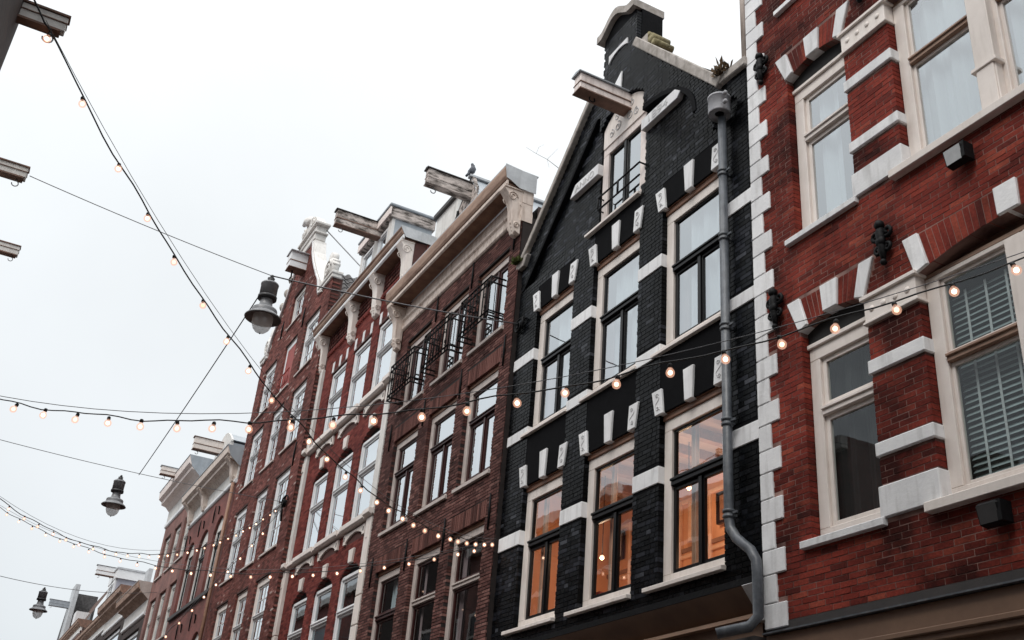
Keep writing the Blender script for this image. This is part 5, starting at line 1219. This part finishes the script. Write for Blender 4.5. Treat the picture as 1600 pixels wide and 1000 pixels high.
OD = opposite('tall_brick_house', 'tall dark brick house across the street opposite the red house', -1.95, 5.5, -1.3, 14.6, 'far_dark', 3, [(4.2, 6.4), (7.4, 9.6), (10.4, 12.2)])
OE = opposite('dark_corner_house', 'dark brick house across the street far to the right', 5.55, 14, -1.3, 13.5, 'far_dark', 3, [(4.2, 6.4), (7.4, 9.6), (10.4, 11.9)])
OF = opposite('pink_brick_house', 'pinkish brick house across the street beyond the two hoist beams', -35.0, -25.05, -1.8, 12.0, 'far_pink', 5, [(4.2, 6.4), (7.4, 9.6)])
OG = opposite('dark_terrace_house', 'dark terrace house across the street, third beyond the two hoist beams', -48.0, -35.05, -1.8, 13.0, 'far_dark', 6, [(4.2, 6.4), (7.4, 9.6)])
OH = opposite('red_terrace_house', 'red terrace house at the far end across the street', -62.0, -48.05, -1.8, 13.0, 'far_red', 6, [(4.2, 6.4), (7.4, 9.6)])
# ================================================================== wires, lamps and strings of bulbs
def hang(P0, P1, sag):
    P0, P1 = Vector(P0), Vector(P1)
    def f(t): p = P0.lerp(P1, t); p.z -= sag*4*t*(1-t); return p
    return f
def solve_x(f, x):                                # parameter where the wire passes a given image column
    a, b = -.02, 1.02; ga = proj(f(a))[0]-x
    for _ in range(40):
        m = (a+b)/2; g = proj(f(m))[0]-x
        if (g < 0) == (ga < 0): a = m
        else: b = m
    return (a+b)/2
BULB = {}
def bulb_meshes():
    b = MB(); b.lathe([(.001, -.118), (.020, -.114), (.036, -.102), (.045, -.084), (.047, -.068), (.043, -.05), (.033, -.034), (.023, -.022), (.018, -.01)], n=12); BULB['bulb'] = b.mesh('bulb', 'bulb')
    s = MB(); s.lathe([(.001, .032), (.014, .03), (.023, .02), (.025, -.012), (.020, -.016), (.001, -.016)], n=8); BULB['socket'] = s.mesh('socket', 'cable')
    g = MB(); g.ball((0, 0, -.068), .026, 8, 6); BULB['filament'] = g.mesh('filament', 'filament')
bulb_meshes()
def light_string(label, P0, P1, sag, xs, scale=1.0, wire_up=.05, group='festoon strings across the street', r=.006):
    T = thing('light_string', label, 'string lights', group=group)
    f = hang(P0, P1, sag); ts = sorted(solve_x(f, x) for x in xs)
    n = 70; pts = []
    for i in range(n+1):
        t = i/n; p = f(t); p.z += .012*math.sin(t*47)+.008*math.sin(t*101+1); p.y += .01*math.sin(t*61); pts.append(p)
    MB().tube(pts, r, 5).build('cable', 'cable', T)
    g = hang(Vector(P0)+Vector((0, 0, .03)), Vector(P1)+Vector((0, 0, .03)), max(0, sag-wire_up))
    MB().tube([g(i/24) for i in range(25)], .0035, 4).build('support_wire', 'wire', T)
    for t in ts:
        p = f(t)
        o = bpy.data.objects.new('bulb', BULB['bulb']); COL.objects.link(o); o.parent = T; o.location = (p.x, p.y, p.z-.03*scale); o.scale = (scale,)*3
        o.rotation_euler = (rng.uniform(-.3, .3), rng.uniform(-.3, .3), rng.uniform(0, 6))
        for k in ('socket', 'filament'):
            c = bpy.data.objects.new(k, BULB[k]); COL.objects.link(c); c.parent = o
    return f
def fit_sag(P0, P1, pts):
    best = min((sum((proj(hang(P0, P1, s)(solve_x(hang(P0, P1, s), x)))[1]-y)**2 for x, y in pts), s) for s in [i*.02 for i in range(0, 80)])
    return best[1]
HOOK5 = Vector((-14.22, 6.9, 9.83)); EYE = Vector((-14.42, 6.93, 6.12)); HOOK3 = Vector((-27.15, 6.72, 9.87))
S1 = [(78, 50), (130, 153), (187, 243), (232, 323), (273, 398), (318, 461), (357, 516), (391, 569), (428, 614), (456, 652), (484, 684), (512, 714), (541, 740), (566, 762), (590, 779), (609, 796), (630, 809), (648, 817), (666, 828), (685, 834), (703, 840), (717, 842), (730, 841), (745, 840), (757, 838), (770, 834)]
A = at(70, 36, 8.3); sg = fit_sag(A, EYE, S1[::3])
light_string('near string of bulbs falling from the top left beam to the black house', A, EYE, sg, [x for x, y in S1], .68, r=.007)
MB_ = MB().tube([at(50, -8, 8.25), at(64, 22, 8.3), A, at(80, 48, 8.3)], .008, 5)
S2 = [(27, 636), (72, 644), (122, 648), (171, 656), (222, 659), (278, 660), (335, 661), (391, 662), (457, 655), (522, 653), (586, 651), (660, 642), (731, 629), (807, 618), (886, 604), (965, 588), (1047, 570), (1131, 548), (1218, 524), (1306, 499), (1397, 472), (1488, 440), (1582, 412)]
A = at(-40, 615, 10.4); B = at(1770, 340, 6.55); sg = fit_sag(A, B, S2[::3])
light_string('string of bulbs crossing level from the left edge to the red house', A, B, sg, [x for x, y in S2], .70)
S3 = [(15, 787), (39, 800), (61, 814), (84, 824), (104, 833), (125, 843), (146, 849), (164, 855), (182, 860), (200, 862), (218, 863), (234, 866), (249, 867), (263, 866), (277, 865), (293, 863), (308, 859), (320, 857), (334, 852), (345, 848), (358, 844), (369, 838), (381, 834), (391, 828), (401, 821), (412, 814), (422, 808), (431, 802)]
A = at(-30, 757, 16.5); sg = fit_sag(A, HOOK3, S3[::3])
light_string('upper of the two far strings of bulbs, ending on the old gabled house', A, HOOK3, sg, [x for x, y in S3], .56, r=.007)
S4 = [(12, 797), (31, 807), (51, 818), (72, 829), (94, 838), (116, 848), (139, 857), (164, 864), (189, 871), (215, 879), (243, 884), (271, 890), (300, 895), (330, 897), (362, 899), (392, 899), (422, 898), (457, 897), (490, 892), (526, 889), (563, 884), (601, 878), (639, 871), (679, 862), (717, 853), (742, 850)]
A = at(-30, 772, 25); sg = fit_sag(A, EYE+Vector((0, 0, -.03)), S4[::3])
light_string('lower of the two far strings of bulbs, running across to the black house', A, EYE+Vector((0, 0, -.03)), sg, [x for x, y in S4], .64, r=.007)
S5 = [(411, 832), (394, 853), (376, 875), (357, 895), (338, 915), (320, 936), (300, 956), (281, 974), (260, 992)]
A = at(225, 1025, 24.5)
light_string('short string of bulbs dropping steeply from the old gabled house to lower left', A, HOOK3+Vector((0, 0, -.15)), .1, [x for x, y in S5], .72, r=.007)
def wire(label, pts, r, cat='wire', n=20, sag=0, name='span_wire', m='wire'):
    f = hang(pts[0], pts[1], sag)
    o = MB().tube([f(i/n) for i in range(n+1)], r, 5).build(name, m); o['label'] = label; o['category'] = cat
    return f
def street_lamp(label, top, s):
    """pendant lamp hung by a clamp from a span wire; s is its full height"""
    T = thing('hanging_lamp', label, 'street lamp', group='lamps hung over the street')
    h = s; c = (top.x, top.y, top.z)
    def z(v): return -v*h
    MB().tube([(c[0]-.05*h, c[1], c[2]+.0), (c[0]+.05*h, c[1], c[2]+.0)], .03*h, 6).lathe([(.001, z(.0)), (.06*h, z(.02)), (.05*h, z(.06)), (.09*h, z(.085)), (.03*h, z(.10)), (.03*h, z(.13))], c, 10).build('clamp', 'lamp_dark', T)
    MB().lathe([(.001, z(.105)), (.125*h, z(.11)), (.142*h, z(.13)), (.142*h, z(.15)), (.136*h, z(.155)), (.136*h, z(.36)), (.001, z(.36))], c, 20).build('housing', 'lamp_grey', T)
    MB().lathe([(.136*h, z(.345)), (.15*h, z(.35)), (.15*h, z(.40)), (.10*h, z(.41)), (.001, z(.41))], c, 20).build('ring', 'lamp_dark', T)
    MB().lathe([(.095*h, z(.405)), (.10*h, z(.48)), (.115*h, z(.545)), (.155*h, z(.565)), (.19*h, z(.58)), (.20*h, z(.60)), (.20*h, z(.655))], c, 24).build('neck', 'lamp_grey', T)
    sh = MB().lathe([(.20*h, z(.65)), (.22*h, z(.675)), (.27*h, z(.71)), (.29*h, z(.735)), (.285*h, z(.745))], c, 28).build('shade', 'lamp_grey', T)
    MB().lathe([(.282*h, z(.742)), (.22*h, z(.70)), (.16*h, z(.675)), (.001, z(.66))], c, 28).build('shade_lining', 'lamp_in', sh)
    MB().lathe([(.155*h, z(.70)), (.16*h, z(.78)), (.152*h, z(.85)), (.125*h, z(.92)), (.08*h, z(.97)), (.025*h, z(.993)), (.001, z(.995))], c, 24).build('globe', 'globe', T)
    MB().ball((c[0], c[1], c[2]+z(.998)), .014*h, 8, 5).build('finial', 'lamp_dark', T)
BEAM2 = Vector((-13.0, -.84, 9.03))
# lamp 1 hangs where the wire from the beam to the black house passes the image column 425
_d = ray(425, 431); _a = BEAM2.xy; _n = Vector((-(HOOK5-BEAM2).y, (HOOK5-BEAM2).x)); _t = _n.dot(_a)/_n.dot(_d.xy); L1P = CAM+_d*_t; d1 = proj(L1P)[2]; s1 = 98*d1/F
lw = MB(); fa = hang(BEAM2, L1P, .03); fb = hang(L1P, HOOK5, .05)
lw.tube([fa(i/12) for i in range(13)], .006, 5); lw.tube([fb(i/14) for i in range(15)], .011, 5)
o = lw.build('span_wire', 'wire'); o['label'] = 'wire from the left beam past the nearest pendant lamp to the black house'; o['category'] = 'wire'
street_lamp('largest grey pendant lamp with pale globe, hung beside the old gabled house', L1P+Vector((0, 0, -.03)), s1)
d2 = d1*98/64; L2P = at(190, 742, d2)
E2 = L2P+(L2P-HOOK3)*1.15
wire('wire through the middle pendant lamp to the old gabled house', (L2P+(L2P-at(-60, 671, d2*.97))*0+(at(-60, 671, d2*.97)-L2P), HOOK3), .008, sag=.10)
street_lamp('middle grey pendant lamp hanging in front of the pale sky at left', L2P+Vector((0, 0, -.04)), s1)
d3 = d1*98/47; L3P = at(70, 918, d3)
wire('wire through the smallest pendant lamp to the pinkish brick house', (at(-60, 884, d3*.98), at(262, 924, d3*1.45)), .010, sag=.35)
street_lamp('smallest pendant lamp with a dull globe at the bottom left corner', L3P+Vector((0, 0, -.02)), s1)
wire('slanting cable between the nearest and the middle pendant lamps', (L1P, at(217, 742, d2)), .009, sag=.05, name='power_cable', m='cable')
o = MB_.build('cable_tail', 'cable'); o['label'] = 'black cable end coming down from the top left hoist beam'; o['category'] = 'cable'
# ================================================================== pigeon, weeds and twig
def pigeon():
    T = thing('pigeon', 'grey pigeon perched on the peak of the timber hoist dormer', 'pigeon')
    x, y, z = -17.30, 6.99, 14.78
    b = MB()
    path = [(0, -.06, .03), (0, -.04, .08), (0, .0, .13), (0, .02, .19), (0, .01, .245), (0, -.005, .28), (0, -.012, .305), (0, -.012, .325)]
    rad = [.02, .055, .075, .068, .045, .032, .032, .015]
    b.tube([(x+p[0], y+p[1], z+p[2]) for p in path], rad, 12); b.build('body', 'feather', T)
    for sx in (-1, 1):
        w = MB(); w.ball((x+sx*.062, y-.01, z+.12), .085, 8, 6, sc=(.3, .75, 1.0)); w.build('wing', 'feather', T)
        MB().tube([(x+sx*.025, y, z), (x+sx*.025, y, z+.06)], .008, 5).build('leg', 'tile_red', T)
    MB().tube([(x, y-.05, z+.07), (x, y-.09, z+.0), (x, y-.12, z-.05)], [.04, .032, .03], 6).build('tail', 'feather', T)
    MB().tube([(x, y+.015, z+.30), (x, y+.055, z+.292)], [.010, .003], 5).build('beak', 'iron', T)
pigeon()
def tuft(name, label, cat, c, n, h, m, spread):
    b = MB(); c = Vector(c)
    for i in range(n):
        a = rng.uniform(0, 2*PI); r = spread*math.sqrt(rng.uniform(0, 1)); p = c+Vector((r*math.cos(a), r*math.sin(a)*.6, 0)); l = h*rng.uniform(.5, 1); w_ = l*.18
        q = p+Vector((rng.uniform(-.5, .5)*l, rng.uniform(-.5, .2)*l, rng.uniform(.3, 1)*l)); s = Vector((rng.uniform(-1, 1), rng.uniform(-1, 1), .3)).normalized()*w_
        b.quad(p, p.lerp(q, .5)+s, q, p.lerp(q, .5)-s)
    o = b.build(name, m); o['label'] = label; o['category'] = cat
tuft('moss_clump', 'green moss clump on the left foot of the black gable', 'plant', (-14.40, 6.88, 11.12), 260, .14, 'leaf', .11)
tuft('dry_weed', 'dry brown weeds in the gutter at the right foot of the black gable', 'plant', (-8.66, 6.92, 11.27), 90, .20, 'dry', .14)
def twig():
    p = [at(822, 230, 18.5), at(838, 240, 18.5), at(855, 249, 18.5), at(872, 262, 18.5), at(882, 275, 18.5)]
    b = MB().tube(p, [.002, .003, .004, .006, .008], 5); b.tube([p[2], at(866, 238, 18.4), at(872, 232, 18.4)], [.003, .002, .0015], 4); b.tube([p[1], at(842, 230, 18.4), at(850, 226, 18.4)], [.002, .002, .0015], 4); b.tube([p[2], at(858, 262, 18.6)], [.002, .0015], 4)
    b.tube([p[4], p[4]+Vector((.5, 1.5, -2.5))], .02, 5)
    o = b.build('bare_branch', 'twig'); o['label'] = 'thin bare twig rising behind the left slope of the black gable'; o['category'] = 'branch'
twig()
# ------------------------------------------------------------------ put every thing's empty at its base
bpy.context.view_layer.update()
for e in [o for o in scene.objects if o.type == 'EMPTY' and o.parent is None]:
    lo = Vector((1e9,)*3); hi = Vector((-1e9,)*3)
    for c in e.children:
        if c.type != 'MESH': continue
        for q in c.bound_box:
            v = c.matrix_world @ Vector(q)
            lo = Vector(map(min, lo, v)); hi = Vector(map(max, hi, v))
    base = Vector(((lo.x+hi.x)/2, (lo.y+hi.y)/2, lo.z))
    e.location = base
    for c in e.children: c.location = c.location-base
